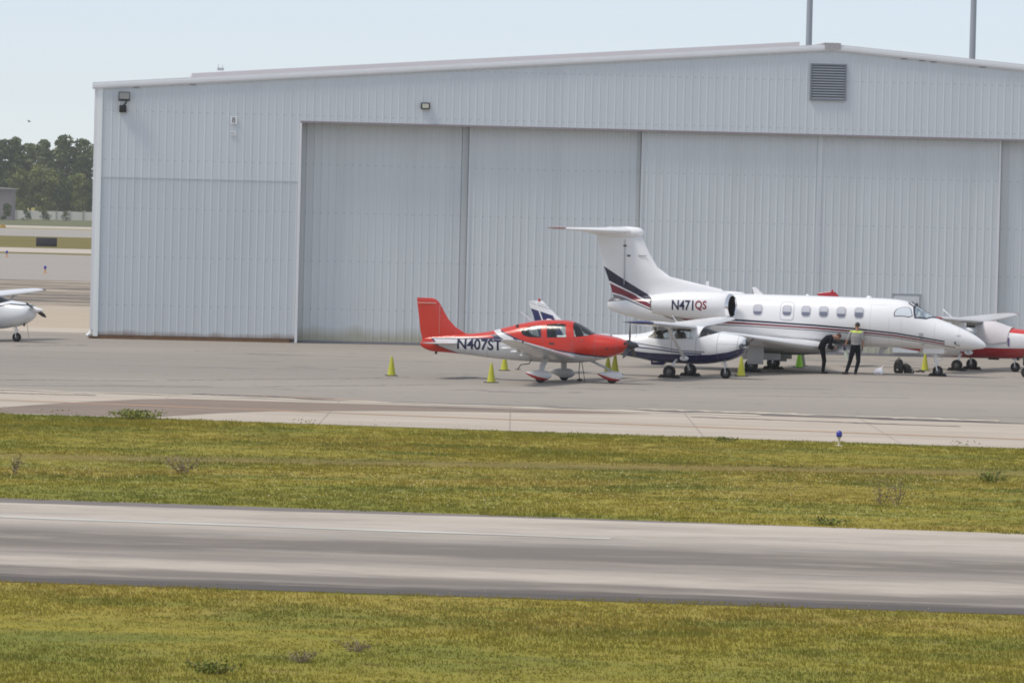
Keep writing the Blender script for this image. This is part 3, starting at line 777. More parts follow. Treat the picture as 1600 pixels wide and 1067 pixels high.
def livery(name, fn, rough=0.22, coat=0.5, dirt=0.12, seams=(), rows=(), ink=1.0):
    """paint whose colour is a scheme drawn in the aircraft's own side view"""
    t = NT(name); x, y, z = t.xyz(); c = fn(t, x, y, z)
    for s_ in seams:       # panel joints: (station, lowest z, highest z)
        c = t.mix(t.mul(AND(t, t.lt(t.math('ABSOLUTE', t.math('SUBTRACT', x, s_[0])), 0.013), t.gt(z, s_[1]), t.lt(z, s_[2])), 0.42 * ink), c, (.10, .10, .11))
    for s_ in rows:        # lengthwise joints: (height, from x, to x)
        c = t.mix(t.mul(AND(t, t.lt(t.math('ABSOLUTE', t.math('SUBTRACT', z, s_[0])), 0.012), t.gt(x, s_[1]), t.lt(x, s_[2])), 0.36 * ink), c, (.10, .10, .11))
    n = t.noise(1.3, t.scaled((0.6, 1, 1.6)), 5, 0.6)
    c = t.mix(t.mul(t.ramp(n, [(0.5, 0), (0.8, 1)]), dirt), c, (0.42, 0.41, 0.38))
    return t.done(c, t.math('MULTIPLY_ADD', n, 0.12, rough - 0.06), coat=coat)

def over(t, base, mask, col): return t.mix(mask, base, col)
def AND(t, *m):
    r = m[0]
    for q in m[1:]: r = t.mul(r, q)
    return r
def between(t, z, lo, hi): return AND(t, t.gt(z, lo), t.lt(z, hi))

def propeller(root, x, z, R_, angles, mats, hub=0.14, hublen=0.40, chord=0.15, base=0.10):
    sp = MB(); sp.lathe([(0.02, hublen), (hub * .35, hublen * .86), (hub * .62, hublen * .62), (hub * 0.85, hublen * .32), (hub, 0.06), (hub, 0), (hub * .5, -0.02)], (x, 0, z), 'x', 24)
    s = sp.build("spinner", mats[1], root)
    for a in angles:
        u = Vector((0, math.cos(R(a)), math.sin(R(a)))); w = Vector((0, -u.z, u.y)); m = MB(); rings = []
        for k in range(11):
            f = k / 10; r = base + (R_ - base) * f; tw = R(52 - 36 * f); c = chord * (0.55 + 1.2 * f * (1 - f) + .25 * (1 - f) * f) * (1.0 if f < 0.9 else 0.6)
            d = Vector((1, 0, 0)) * math.sin(tw) + w * math.cos(tw); q = d.cross(u); th = c * (0.16 - 0.09 * f)
            o = Vector((x + hublen * 0.25, 0, z)) + u * r
            rings.append([o + d * (c * .5 * math.cos(t_)) + q * (th * .5 * math.sin(t_)) for t_ in [2 * math.pi * j / 10 for j in range(10)]])
        m.loft(rings); m.build("propeller_blade", mats[0], root)
    return s

def seats(root, spots, mat, z0, w=0.44):
    for x, y in spots:
        m = MB(); m.box(x - .22, x + .26, y - w / 2, y + w / 2, z0, z0 + 0.16, 0.04)
        a = Matrix.Translation((x - .22, y, z0 + .42)) @ Matrix.Rotation(R(-12), 4, 'Y')
        bm = boxm(-.06, .06, -w / 2, w / 2, -.32, .30); bmesh.ops.bevel(bm, geom=bm.edges[:], offset=.04, segments=2, affect='EDGES'); m.bm(bm, a)
        bm = boxm(-.05, .05, -.13, .13, .33, .52); bmesh.ops.bevel(bm, geom=bm.edges[:], offset=.03, segments=2, affect='EDGES'); m.bm(bm, a)
        m.build("seat", mat, root)

def prism(poly, par, y=1.5):
    m = MB(); m.loft([[Vector((a, -y, b)) for a, b in poly], [Vector((a, y, b)) for a, b in poly]])
    return m.build("window_cut", FRAMED, par, smooth=False)

# ---------- red low-wing single
def red_plane():
    P0 = ground(862, 596.2); S = 46.0 / pxm(862, 596.2)
    r = thing("airplane", "red and white low wing propeller airplane on three faired wheels nearest the grass", "airplane", P0, R(-16), scale=S)
    def x_(px, hw=0.6): return (px + 46 * hw * 0.276 - 648) / 44.2 - 4.85
    def z_(px, y): return (598.0 + 0.027 * (px - 862) - y) / 46.0
    S_ = [(0.16, 1.20, 1.08, .02), (.30, 1.34, .99, .06), (.6, 1.40, .90, .11), (1.2, 1.47, .87, .20), (2.1, 1.56, .80, .33), (2.6, 1.64, .745, .41), (3.2, 1.80, .70, .50), (3.9, 1.985, .665, .58),
          (4.7, 2.10, .65, .63), (5.3, 2.105, .655, .64), (5.7, 2.03, .67, .64), (6.05, 1.86, .70, .63), (6.38, 1.675, .76, .60), (6.75, 1.63, .85, .565), (7.1, 1.575, .96, .52), (7.35, 1.51, 1.06, .44), (7.47, 1.45, 1.14, .35), (7.52, 1.38, 1.22, .22)]
    fus = Fus([(t - 4.85, a, b, c) for t, a, b, c in S_])
    RED = (0.50, 0.022, 0.009); WH = (0.62, 0.62, 0.63); NV = (0.02, 0.018, 0.07)
    def paint(t, x, y, z):
        U = t.curve(x, [(-2.0, 1.80), (-1.75, 1.70), (-1.0, 1.41), (-.22, 1.18), (.68, 1.06), (1.2, .99), (2.05, .92), (2.9, .94)])
        Lf = t.math('MULTIPLY_ADD', z, -1.55, 0.55)                          # aft edge of the white sash: x at height z
        T = t.curve(x, [(-5, 1.36), (-1, 1.455)])
        B = t.curve(z, [(.80, -3.1), (.92, -3.5), (1.10, -4.05), (1.40, -4.34)])
        c = t.mix(t.mul(t.gt(z, U), t.gt(x, -2.2)), WH, RED)
        nv = AND(t, between(t, z, t.math('SUBTRACT', U, 0.05), U), t.gt(x, -1.75), t.lt(x, 2.3))
        c = over(t, c, nv, NV)
        tri = AND(t, t.gt(x, -1.25), t.lt(x, -.35), between(t, z, t.math('SUBTRACT', U, 0.085), U)); c = over(t, c, tri, NV)
        rear = AND(t, t.gt(z, T), t.lt(x, Lf)); c = over(t, c, rear, RED)
        rb = AND(t, between(t, z, t.math('SUBTRACT', T, 0.05), T), t.lt(x, t.math('ADD', Lf, 0.02)), t.gt(x, t.math('ADD', B, 0.0))); c = over(t, c, rb, NV)
        tr2 = AND(t, t.gt(z, t.math('SUBTRACT', T, 0.02)), t.gt(x, t.math('SUBTRACT', Lf, .28)), t.lt(x, Lf), t.lt(z, t.math('ADD', T, .12))); c = over(t, c, tr2, NV)
        c = over(t, c, AND(t, t.lt(x, t.math('ADD', B, 0.07)), t.lt(z, T)), NV)
        c = over(t, c, t.lt(x, B), RED)
        return c
    BODY = livery("red and white airplane paint", paint, 0.25, 0.22, 0.06, seams=((1.62, .6, 1.7), (-.18, 1.0, 2.0), (.86, .95, 1.5), (-2.2, .6, 1.8), (2.36, .9, 1.6)), rows=((1.02, -.18, .86), (1.20, 1.62, 2.5)))
    REDP = simple("plain red airplane paint", RED, 0.25, var=0.05, scale=2, coat=0.5)
    GREYW = simple("pale wing paint", (0.62, 0.62, 0.63), 0.25, var=0.04, scale=2, coat=0.4)
    body = fus.mb(80, 44).build("fuselage", BODY, r)
    Q = lambda pts: [(x_(a), z_(a, b)) for a, b in pts]
    rearw = Q([(811, 520), (814, 516), (820, 512.5), (829, 510.3), (842, 509), (844.5, 528.5), (826, 528), (816, 525.5)])
    doorw = Q([(850.5, 508.2), (868, 506.7), (877.5, 507.5), (879.5, 509), (883.5, 528), (853.5, 528.5)])
    wa, wb = x_(889.5), x_(896)
    zs = lambda p, q: z_(p, q)
    wcut = [(wa, zs(889.5, 506.5)), (wb, zs(896, 527.5)), (x_(914), zs(914, 525.5)), (x_(926), zs(926, 521.5)), (x_(936, .3), 2.4), (wa, 2.4)]
    cav = Fus([(x, a - .05, b + .25, max(c - .05, .02)) for x, a, b, c in [q[:4] for q in fus.secs] if -2.1 < x < 1.9]).mb(24, 32).build("cabin_cut", CABIN, r)
    carve(body, [cav, prism(rearw, r), prism(doorw, r), prism(wcut, r)])
    for side in (1, -1):
        fus.patch("side_window", rearw, GLASS, r, -0.012, side=side); fus.patch("side_window", doorw, GLASS, r, -0.012, side=side)
    ta, tb = fus.theta(*wcut[0]), fus.theta(*wcut[1])
    xf = x_(931, .3)
    half = [(wa, ta), (wb, tb), (x_(914), fus.theta(*wcut[2])), (x_(924), fus.theta(*wcut[3])), (xf, 0.12)]
    fus.patch("windshield", [(wa, 0)] + half + [(xf, -.12)] + [(x, -t) for x, t in half[-2::-1]], GLASS, r, -0.010, is_theta=True)
    seats(r, [(.05, .28), (.05, -.28), (-.85, .25), (-.85, -.25)], SEATM, 0.98)
    m = MB(); m.box(1.12, 1.30, -.5, .5, 1.25, 1.60, .04); m.build("instrument_panel", CABIN, r)
    # wings
    for sgn, nm in ((-1, "wing"), (1, "wing")):
        w = wing_mb([(1.05, 0.0, .80, 1.95, .10), (.92, sgn * .55, .86, 1.80, .13), (.88, sgn * .9, .90, 1.62, .145), (.72, sgn * 3.4, 1.20, 1.16, .14), (.56, sgn * 5.6, 1.46, .78, .13), (.48, sgn * 5.8, 1.50, .62, .10), (.36, sgn * 5.9, 1.53, .35, .06)])
        wo = w.build(nm, GREYW, r)
        fr = MB()
        for yy in (1.5, 2.6, 3.7):
            z0 = .86 + (yy - .55) * .124; fr.cut(); fr.ball((-.50 - .02 * yy, sgn * yy, z0 - .07), (.20, .03, .045), 10, 6)
        fr.build("flap_fairing", GREYW, wo)
        st = MB(); st.box(.55 - .02, .58, sgn * 5.65 - .02, sgn * 5.65 + .02, 1.44, 1.50); st.build("wing_light", BLACK, wo)
        s = wing_mb([(-3.22, 0, 1.20, 1.02, .09), (-3.32, sgn * .25, 1.20, .95, .09), (-3.60, sgn * 1.55, 1.22, .64, .085), (-3.72, sgn * 1.63, 1.225, .42, .05)])
        s.build("stabilizer", GREYW, r)
    # fin and dorsal fillet
    f = fin_mb([(1.15, -4.62, -3.0, .05), (1.42, -4.66, -2.6, .055), (1.56, -4.70, -3.12, .06), (1.75, -4.73, -3.45, .06), (2.02, -4.765, -3.72, .06), (2.52, -4.835, -4.02, .05), (2.60, -4.842, -4.08, .05), (2.68, -4.85, -4.18, .045), (2.72, -4.85, -4.32, .02)])
    fo = f.build("tail_fin", REDP, r)
    m = MB()
    for s in (1, -1):
        m.cut(); m.box(-4.80, -4.15, s * .056 - .003, s * .056 + .003, 2.535, 2.565)
        m.cut(); m.box(-4.02, -4.012, s * .055 - .008, s * .055 + .008, 1.5, 2.5)
    m.build("rudder_seam", simple("pale seam", (0.62, .35, .30), .4), fo, smooth=False)
    m = MB(); m.tube([(-4.1, 0, .93), (-4.13, 0, .86)], .025, 8); m.ball((-4.13, 0, .85), .05, 10, 6); m.build("tail_ring", DARKMET, r)
    # gear
    RB = (0.42, 0.015, 0.02)
    def pant(px, py, red=True):
        q = Fus([(-.50, .345, .30, .02), (-.40, .36, .24, .05), (-.22, .405, .15, .10), (0, .43, .085, .135), (.2, .415, .09, .125), (.33, .36, .15, .085), (.40, .28, .22, .02)])
        def pc(t, x, y, z): return t.mix(t.lt(z, t.curve(x, [(px - .6, .37), (px - .3, .28), (px, .20), (px + .3, .15), (px + .5, .12)])), (.66, .66, .67), RB)
        m = q.mb(30, 24); m.v = [(a + px, b + py, c) for a, b, c in m.v]
        o = m.build("wheel_fairing", livery("wheel fairing paint", pc if red else (lambda t, x, y, z: (.50, .50, .49)), .22, .5, .08), r)
        w = MB(); w.lathe([(.02, -.05), (.14, -.06), (.17, -.04), (.175, 0), (.17, .04), (.14, .06), (.02, .05)], (px + .02, py, .172), 'y', 24); w.build("tyre", RUBBER, o)
    for s in (-1, 1):
        pant(0.0, s * 1.5, s < 0)
        m = MB(); m.tube([(.10, s * .85, .88), (.08, s * 1.15, .76), (.04, s * 1.36, .56), (.02, s * 1.46, .34)], [.13, .12, .105, .10], 12, flat=(1.0, .40)); m.build("main_gear_leg", GREYW, r)
    pant(2.10, 0)
    m = MB(); m.tube([(1.22, 0, .80), (1.45, 0, .72), (1.95, 0, .50), (2.14, 0, .40)], [.045, .042, .036, .035], 10); m.tube([(1.1, 0, .82), (1.5, 0, .76)], .07, 10); m.build("nose_gear_leg", GREYPAINT, r)
    m = MB(); m.tube([(1.04, -.22, .74), (1.02, -.26, .4), (1.06, -.28, .02)], .016, 6); m.cut(); m.tube([(1.10, -.22, .73), (1.18, -.26, .38), (1.25, -.28, .02)], .013, 6); m.build("tie_down_strap", DARKMET, r)
    m = MB(); m.tube([(-.62, -.40, .74), (-.66, -.52, .60), (-.95, -.54, .56), (-1.05, -.56, .40)], .018, 8); m.box(-1.12, -.96, -.66, -.48, .385, .405); m.build("boarding_step", DARKMET, r)
    m = MB(); m.add([(-.36, -.01, .70), (-.26, -.01, .70), (-.30, -.01, .46), (-.35, -.01, .46), (-.36, .01, .70), (-.26, .01, .70), (-.30, .01, .46), (-.35, .01, .46)],
                    [(0, 1, 2, 3), (7, 6, 5, 4), (0, 4, 5, 1), (1, 5, 6, 2), (2, 6, 7, 3), (3, 7, 4, 0)]); m.build("belly_antenna", DARKMET, r)
    m = MB(); m.ball((-.15, 0, 2.10), (.10, .02, .03), 10, 6); m.cut(); m.ball((-1.6, 0, 1.75), (.06, .02, .03), 10, 6); m.cut(); m.tube([(-.75, 0, 2.03), (-1.15, 0, 2.33)], .012, 6); m.build("roof_antenna", WHITE, r)
    # cowl inlets, prop
    m = MB()
    for s in (-1, 1): m.cut(); m.ball((2.60, s * .26, 1.36), (.05, .11, .075), 14, 8)
    m.build("cowl_inlet", BLACK, r)
    propeller(r, 2.60, 1.315, .97, (90, 205, 335), (DARKMET, simple("charcoal spinner", (.035, .035, .045), .3, var=.1)), hub=.185, hublen=.42, chord=.17, base=.12)
    fus.text("registration_mark", "N407ST", x_(748.5, .30), z_(748, 540), .37, NAVY, r, bold=.035, wide=1.03)
    fus.text("small_lettering", "SR22", x_(861, .64), z_(861, 537.5), .075, INK, r, bold=.03) if False else None
    m = [(x_(857 + k), z_(857, 537.7)) for k in (0, 8)]
    fus.patch("door_handle", rounded((m[0][0] + m[1][0]) / 2, m[0][1], .19, .06, .025), DARKMET, r, .006)
    fus.patch("inlet_dot", rounded(x_(947, .5), z_(947, 545.5), .09, .09, .044), simple("dark red recess", (.18, .01, .01), .5), r, .006)
    fus.patch("inlet_dot", rounded(x_(907, .6), z_(907, 532), .06, .06, .029), simple("brass recess", (.20, .10, .03), .5), r, .006)
    return r
AIR_RED = red_plane()

# ---------- high-wing singles
def high_wing(name, label, loc, yaw, S, secs, paint, fin, finpaint, wingpaint, tippaint, wing_z=1.70, wle=.62, chord=1.55, semi=5.35, dihedral=.043, polys=None, cover=None,
              wheel_r=.235, mains=1.28, nose_x=1.62, nose_top=.72, prop=None, prop_mats=None, nose=(2.28, 1.20), hub=.13, glass=GLASSC, pod=None, extra=None, hublen=.30):
    r = thing(name, label, "airplane", loc, R(-yaw), scale=S)
    fus = Fus(secs); body = fus.mb(70, 40).build("fuselage", paint, r)
    P = polys
    cav = Fus([(x, a - .05, b + .28, max(c - .045, .02)) for x, a, b, c in [q[:4] for q in secs] if -1.7 < x < 1.5]).mb(20, 30).build("cabin_cut", simple("pale cabin lining", (.36, .34, .31), .8), r)
    cuts = [cav] + [prism(P[k], r) for k in ("rear", "door")] + ([] if cover else [prism(P["front"], r)])
    carve(body, cuts)
    for s in (1, -1):
        fus.patch("side_window", P["rear"], glass, r, -.012, side=s); fus.patch("side_window", P["door"], glass, r, -.012, side=s)
    fr = P["front"]; hf = [(x, fus.theta(x, min(z, fus.zt(x) - .002))) for x, z in P["shield"]]
    poly_ = [(hf[0][0], 0)] + hf + [(x, -t) for x, t in hf[::-1]]
    poly_ = [p for i, p in enumerate(poly_) if i == 0 or (abs(p[0] - poly_[i - 1][0]) + abs(p[1] - poly_[i - 1][1])) > 1e-4]
    if cover: fus.patch("windshield_cover", poly_, cover, r, .03, is_theta=True)
    else: fus.patch("windshield", poly_, glass, r, -.012, is_theta=True)
    seats(r, [(.25, .27), (.25, -.27), (-.55, .25), (-.55, -.25)], SEATPALE, .82)
    for s in (-1, 1):
        z1 = wing_z + semi * dihedral
        w = wing_mb([(wle + .03, 0, wing_z, chord, .12), (wle, s * 2.6, wing_z + 2.6 * dihedral, chord, .12), (wle - .10, s * (semi - .35), z1 - .01, chord * .70, .12)]).build("wing", wingpaint, r)
        wing_mb([(wle - .10, s * (semi - .349), z1 - .009, chord * .70, .125), (wle - .13, s * (semi - .06), z1 + .0, chord * .65, .10), (wle - .2, s * semi, z1 + .01, chord * .5, .05)]).build("wing_tip", tippaint, w)
        m = MB(); a = Vector((.30, s * .56, .66)); b = Vector((.28, s * 2.55, wing_z + 2.55 * dihedral - .06)); m.tube([a, b], [.062, .062], 10, flat=(1.0, .45)); so_ = m.build("wing_strut", wingpaint, r)
        m = MB(); m.ball(a, (.16, .07, .09), 12, 8); m.cut(); m.ball(b, (.15, .06, .06), 12, 8); m.build("strut_fairing", wingpaint, so_)
        wing_mb([(-4.02, 0, 1.12, .95, .09), (-4.08, s * .3, 1.12, .90, .09), (-4.22, s * 1.65, 1.13, .66, .08), (-4.3, s * 1.72, 1.13, .45, .05)]).build("stabilizer", wingpaint, r)
    fo = fin_mb(fin).build("tail_fin", finpaint, r)
    zt = fin[-1][0]; m = MB(); m.lathe([(.045, -.02), (.04, .05), (.02, .085), (.003, .09)], (fin[-1][2] - .12, 0, zt), 'z', 12); m.build("beacon", simple("red beacon lens", (.45, .02, .03), .3), fo)
    for s in (-1, 1):
        wheel(r, 0, s * mains, wheel_r, .16, RUBBER, RIM)
        m = MB(); m.tube([(-.02, s * .38, .60), (.0, s * .85, .46), (0, s * (mains - .10), wheel_r)], [.05, .04, .034], 10); m.build("main_gear_leg", wingpaint, r)
    wheel(r, nose_x, 0, wheel_r * .86, .13, RUBBER, RIM)
    m = MB(); m.tube([(nose_x - .04, 0, nose_top), (nose_x - .02, 0, .45)], .04, 10); m.tube([(nose_x - .02, .09, .46), (nose_x, .09, wheel_r * .86)], .018, 8); m.tube([(nose_x - .02, -.09, .46), (nose_x, -.09, wheel_r * .86)], .018, 8)
    m.box(nose_x - .06, nose_x + .03, -.10, .10, .43, .48); m.tube([(nose_x - .06, 0, .58), (nose_x - .17, 0, .50), (nose_x - .06, 0, .44)], .014, 6); m.build("nose_gear_leg", wingpaint, r)
    if prop:
        propeller(r, nose[0], nose[1], .96, prop, prop_mats, hub=hub, hublen=hublen, chord=.16, base=.05)
    if extra: extra(r, fus)
    return r

def poly_c182():
    def kx(px, hw=.55): return (px + hw * .309 * 46 - 1062) / 43.7
    def kz(px, y): return (590.6 + .03 * (px - 1062) - y) / 46.0
    Q = lambda pts: [(kx(a), kz(a, b)) for a, b in pts]
    return dict(rear=Q([(1008, 528), (1024, 517), (1042, 515), (1044, 530), (1031, 530.5)]), door=Q([(1047, 515), (1074, 514.5), (1080, 529.5), (1048.5, 530)]),
                front=[(.76, 1.36), (.86, 1.73), (.86, 2.2), (1.75, 2.2), (1.40, 1.56)], shield=[(.86, 1.73), (.76, 1.36), (1.10, 1.47), (1.39, 1.555)])
PC = poly_c182()
SECS = [(-5.15, 1.20, 1.04, .02), (-4.9, 1.24, 1.0, .09), (-4.3, 1.30, .92, .16), (-3, 1.35, .80, .27), (-2, 1.39, .67, .38), (-1.35, 1.45, .58, .48), (-.95, 1.56, .51, .53), (-.5, 1.71, .48, .55),
        (-.1, 1.77, .465, .56), (.6, 1.77, .465, .56), (.85, 1.74, .475, .56), (1.1, 1.665, .50, .55), (1.38, 1.575, .55, .54), (1.7, 1.535, .61, .52), (2.0, 1.49, .72, .48), (2.18, 1.45, .83, .43), (2.28, 1.40, .92, .36), (2.325, 1.30, 1.04, .2)]

def c182_paint(t, x, y, z):
    W_ = (.76, .77, .78); NVY = (.012, .016, .085)
    Z = t.curve(x, [(-5.2, 1.10), (-3, .96), (-2, .88), (-1, .81), (.5, .775), (1.2, .81), (1.8, .91), (2.3, 1.07)])
    c = over(t, W_, t.lt(z, Z), NVY)
    s1 = t.curve(x, [(-3, 1.22), (-1.6, 1.16), (-.8, 1.06), (.2, .93), (1.0, .91)])
    c = over(t, c, AND(t, between(t, z, t.math('SUBTRACT', s1, .035), s1), t.lt(x, 1.0)), (.12, .12, .20))
    s2 = t.curve(x, [(-3, 1.06), (-1.6, 1.02), (-.8, .97), (.2, .865), (.9, .85)])
    c = over(t, c, AND(t, between(t, z, t.math('SUBTRACT', s2, .05), s2), t.lt(x, .9)), (.08, .08, .17))
    return c
def c182_fin(t, x, y, z):
    W_ = (.76, .77, .78); c = W_
    top = t.math('MULTIPLY_ADD', x, -.28, .68)                                # sloping upper edge of the blue field
    c = over(t, c, AND(t, t.lt(z, top), t.lt(x, t.math('MULTIPLY_ADD', z, -.62, -3.35))), (.015, .02, .11))
    c = over(t, c, AND(t, between(t, z, t.math('ADD', top, .17), t.math('ADD', top, .19))), (.2, .2, .25))
    c = over(t, c, AND(t, between(t, z, t.math('ADD', top, .24), t.math('ADD', top, .255))), (.2, .2, .25))
    d = t.math('MULTIPLY_ADD', z, -.40, -4.22)
    c = over(t, c, between(t, x, t.math('SUBTRACT', d, .025), t.math('ADD', d, .025)), W_)
    return c
BLUE_PAINT = livery("white paint with navy belly", c182_paint, .26, .3, .14, seams=((1.43, .5, 1.6), (.70, .6, 1.4), (-.16, .6, 1.4), (-1.5, .5, 1.5), (-2.6, .5, 1.5), (2.12, .7, 1.5)), rows=((.80, -.16, .70), (1.18, 1.43, 2.2)))
BLUE_FIN = livery("white and navy fin paint", c182_fin, .24, .45, .08)
NAVYTIP = simple("navy wing tip paint", (.02, .025, .12), .25, var=.05, coat=.4)
FIN_B = [(1.10, -5.0, -3.7, .05), (1.35, -5.08, -3.55, .055), (1.60, -5.16, -3.98, .055), (1.9, -5.26, -4.36, .05), (2.30, -5.42, -4.80, .045), (2.40, -5.46, -4.90, .04), (2.445, -5.40, -4.95, .02)]
def c182_extra(r, fus):
    m = MB(); m.tube([(-1.0, 0, .52), (-1.0, 0, .44), (-.6, 0, .44), (-.5, 0, .52)], .05, 8); m.build("belly_fairing", NAVYTIP, r)
    m = MB(); m.tube([(-.15, .1, 1.84), (-.35, .1, 2.08)], .012, 6); m.build("roof_antenna", WHITE, r)
    m = MB()
    for s in (-1, 1): m.cut(); m.ball((2.20, s * .24, 1.16), (.05, .11, .07), 12, 8)
    m.build("cowl_inlet", BLACK, r)
AIR_BLUE = high_wing("airplane", "white high wing airplane with a navy blue belly, parked behind the red airplane", ground(1062, 589.2), 18, 46.0 / pxm(1062, 589.2), SECS, BLUE_PAINT, FIN_B, BLUE_FIN, WHITE, NAVYTIP,
          polys=PC, prop=(8, 188), prop_mats=(DARKMET, DARKMET), nose=(2.27, 1.22), hub=.14, hublen=.16, wheel_r=.215, extra=c182_extra)

def c172_paint(t, x, y, z):
    s = t.curve(x, [(-3, 1.10), (.3, 1.18), (1.0, 1.36), (1.5, 1.47), (2.3, 1.44)])
    c = over(t, (.72, .74, .76), between(t, z, t.math('SUBTRACT', s, .05), s), (.05, .06, .07))
    return c
WHITE_PAINT = livery("white paint with dark cheat line", c172_paint, .24, .45, .12)
GREYTIP = simple("dark grey wing tip", (.08, .08, .09), .4, var=.05)
nw = ground(26, 534.3); sW = 41.0 / pxm(26, 534.3); fwd = Vector((math.cos(R(-20)), math.sin(R(-20)), 0))
FIN_W = [(1.10, -5.0, -3.7, .05), (1.35, -5.08, -3.5, .055), (1.60, -5.15, -4.0, .055), (2.0, -5.30, -4.45, .05), (2.55, -5.5, -4.92, .045), (2.68, -5.52, -5.06, .02)]
def c172_extra(r, fus):
    m = MB()
    for s in (-1, 1): m.cut(); m.ball((2.20, s * .22, 1.22), (.06, .11, .08), 12, 8)
    m.build("cowl_inlet", BLACK, r)
    m = MB(); m.tube([(1.95, -.12, .80), (2.0, -.14, .68), (1.97, -.14, .62)], .04, 8); m.build("exhaust_pipe", DARKMET, r)
    m = MB(); m.tube([(2.05, -.05, .78), (2.12, -.06, .4), (2.2, -.06, .02)], .012, 6); m.build("tie_down_strap", simple("pale strap", (.45, .4, .3), .8), r)
AIR_LEFT = high_wing("airplane", "white high wing airplane cut off by the left edge, dark angled propeller, white spinner", nw - fwd * 1.62 * sW, 20, sW, SECS, WHITE_PAINT, FIN_W, WHITE, WHITE, GREYTIP,
          polys=PC, prop=(163, 343), prop_mats=(BLACK, WHITE), nose=(2.30, 1.24), hub=.12, hublen=.42, wheel_r=.205, semi=5.0, extra=c172_extra)

SECS_R = [q for q in SECS if q[0] < .8] + [(1.0, 1.80, .48, .57), (1.4, 1.71, .48, .56), (1.75, 1.60, .49, .55), (2.3, 1.55, .52, .52), (2.7, 1.48, .64, .46), (2.9, 1.40, .84, .36), (2.96, 1.3, 1.0, .2)]
def redtail_paint(t, x, y, z):
    Wc = (.66, .66, .67); RD = (.36, .012, .022)
    Z = t.curve(x, [(-5, 1.02), (-2.6, .80), (-1.35, .80), (-1.3, .70), (.2, .70), (.8, .86), (1.5, .86), (3, .90)])
    c = over(t, Wc, t.lt(z, Z), RD)
    c = over(t, c, AND(t, t.gt(x, -1.6), t.lt(x, -.05), t.gt(z, .52), t.lt(z, .72)), (.62, .62, .64))
    c = over(t, c, AND(t, t.gt(x, 1.72), t.gt(z, t.curve(x, [(1.7, 1.44), (3, 1.36)]))), (.55, .03, .025))
    return c
RED_PAINT = livery("white paint with dark red belly", redtail_paint, .24, .45, .12)
REDFIN = livery("dark red topped fin paint", lambda t, x, y, z: t.mix(t.gt(z, 1.9), (.7, .7, .7), (.40, .012, .02)), .25, .4, .05)
REDTIP = simple("dark red wing tip", (.30, .012, .02), .3, var=.05)
COVERM = simple("pale canvas windshield cover", (.58, .55, .57), .8, var=.05, scale=5)
FIN_R = [(1.10, -5.0, -3.7, .05), (1.35, -5.08, -3.5, .055), (1.60, -5.15, -4.0, .055), (2.0, -5.30, -4.45, .05), (2.50, -5.58, -4.80, .045), (2.64, -5.70, -4.90, .04), (2.72, -5.2, -4.98, .02)]
def c206_extra(r, fus):
    m = MB(); q = [(.02, .42), (.07, .36), (.115, .25), (.135, .08), (.13, -.15), (.10, -.4), (.05, -.55), (.01, -.6)]
    m.lathe([(a, b * .75) for a, b in q], (.72, -2.75, 1.50), 'x', 18); po = m.build("radar_pod", WHITE, r)
    m = MB(); m.box(.40, .76, -2.78, -2.72, 1.58, 1.80); m.build("pylon", WHITE, po, smooth=False)
    m = MB(); m.tube([(.05, -1.9, 1.90), (-.35, -1.9, 2.26)], .013, 6); m.cut(); m.tube([(-.1, -1.2, 1.88), (-.55, -1.2, 2.22)], .013, 6); m.build("whip_antenna", WHITE, r)
    m = MB(); m.box(1.76, 1.80, -.58, .58, .95, 1.25); m.build("cover_strap", simple("violet strap", (.12, .05, .2), .7), r, smooth=False)
    m = MB(); m.box(.9, 1.3, -.03, .03, .42, .52); m.cut(); m.tube([(2.0, -.2, .6), (2.1, -.25, .45)], .05, 8); m.build("exhaust_pipe", DARKMET, r)
AIR_RIGHT = high_wing("airplane", "white high wing airplane with dark red belly and covered windshield, behind the jet's nose", ground(1506.5, 578.4), 20, 1.0, SECS_R, RED_PAINT, FIN_R, REDFIN, WHITE, REDTIP,
          polys=dict(PC, shield=[(.72, 1.78), (.60, .98), (1.15, 1.02), (1.72, 1.10), (1.80, 1.60)]), cover=COVERM, prop=(30, 150, 270), prop_mats=(DARKMET, WHITE), nose=(2.95, 1.18), hub=.15,
          wheel_r=.205, nose_x=1.92, nose_top=.6, wing_z=1.80, dihedral=.032, semi=5.7, wle=.70, extra=c206_extra, mains=1.05)

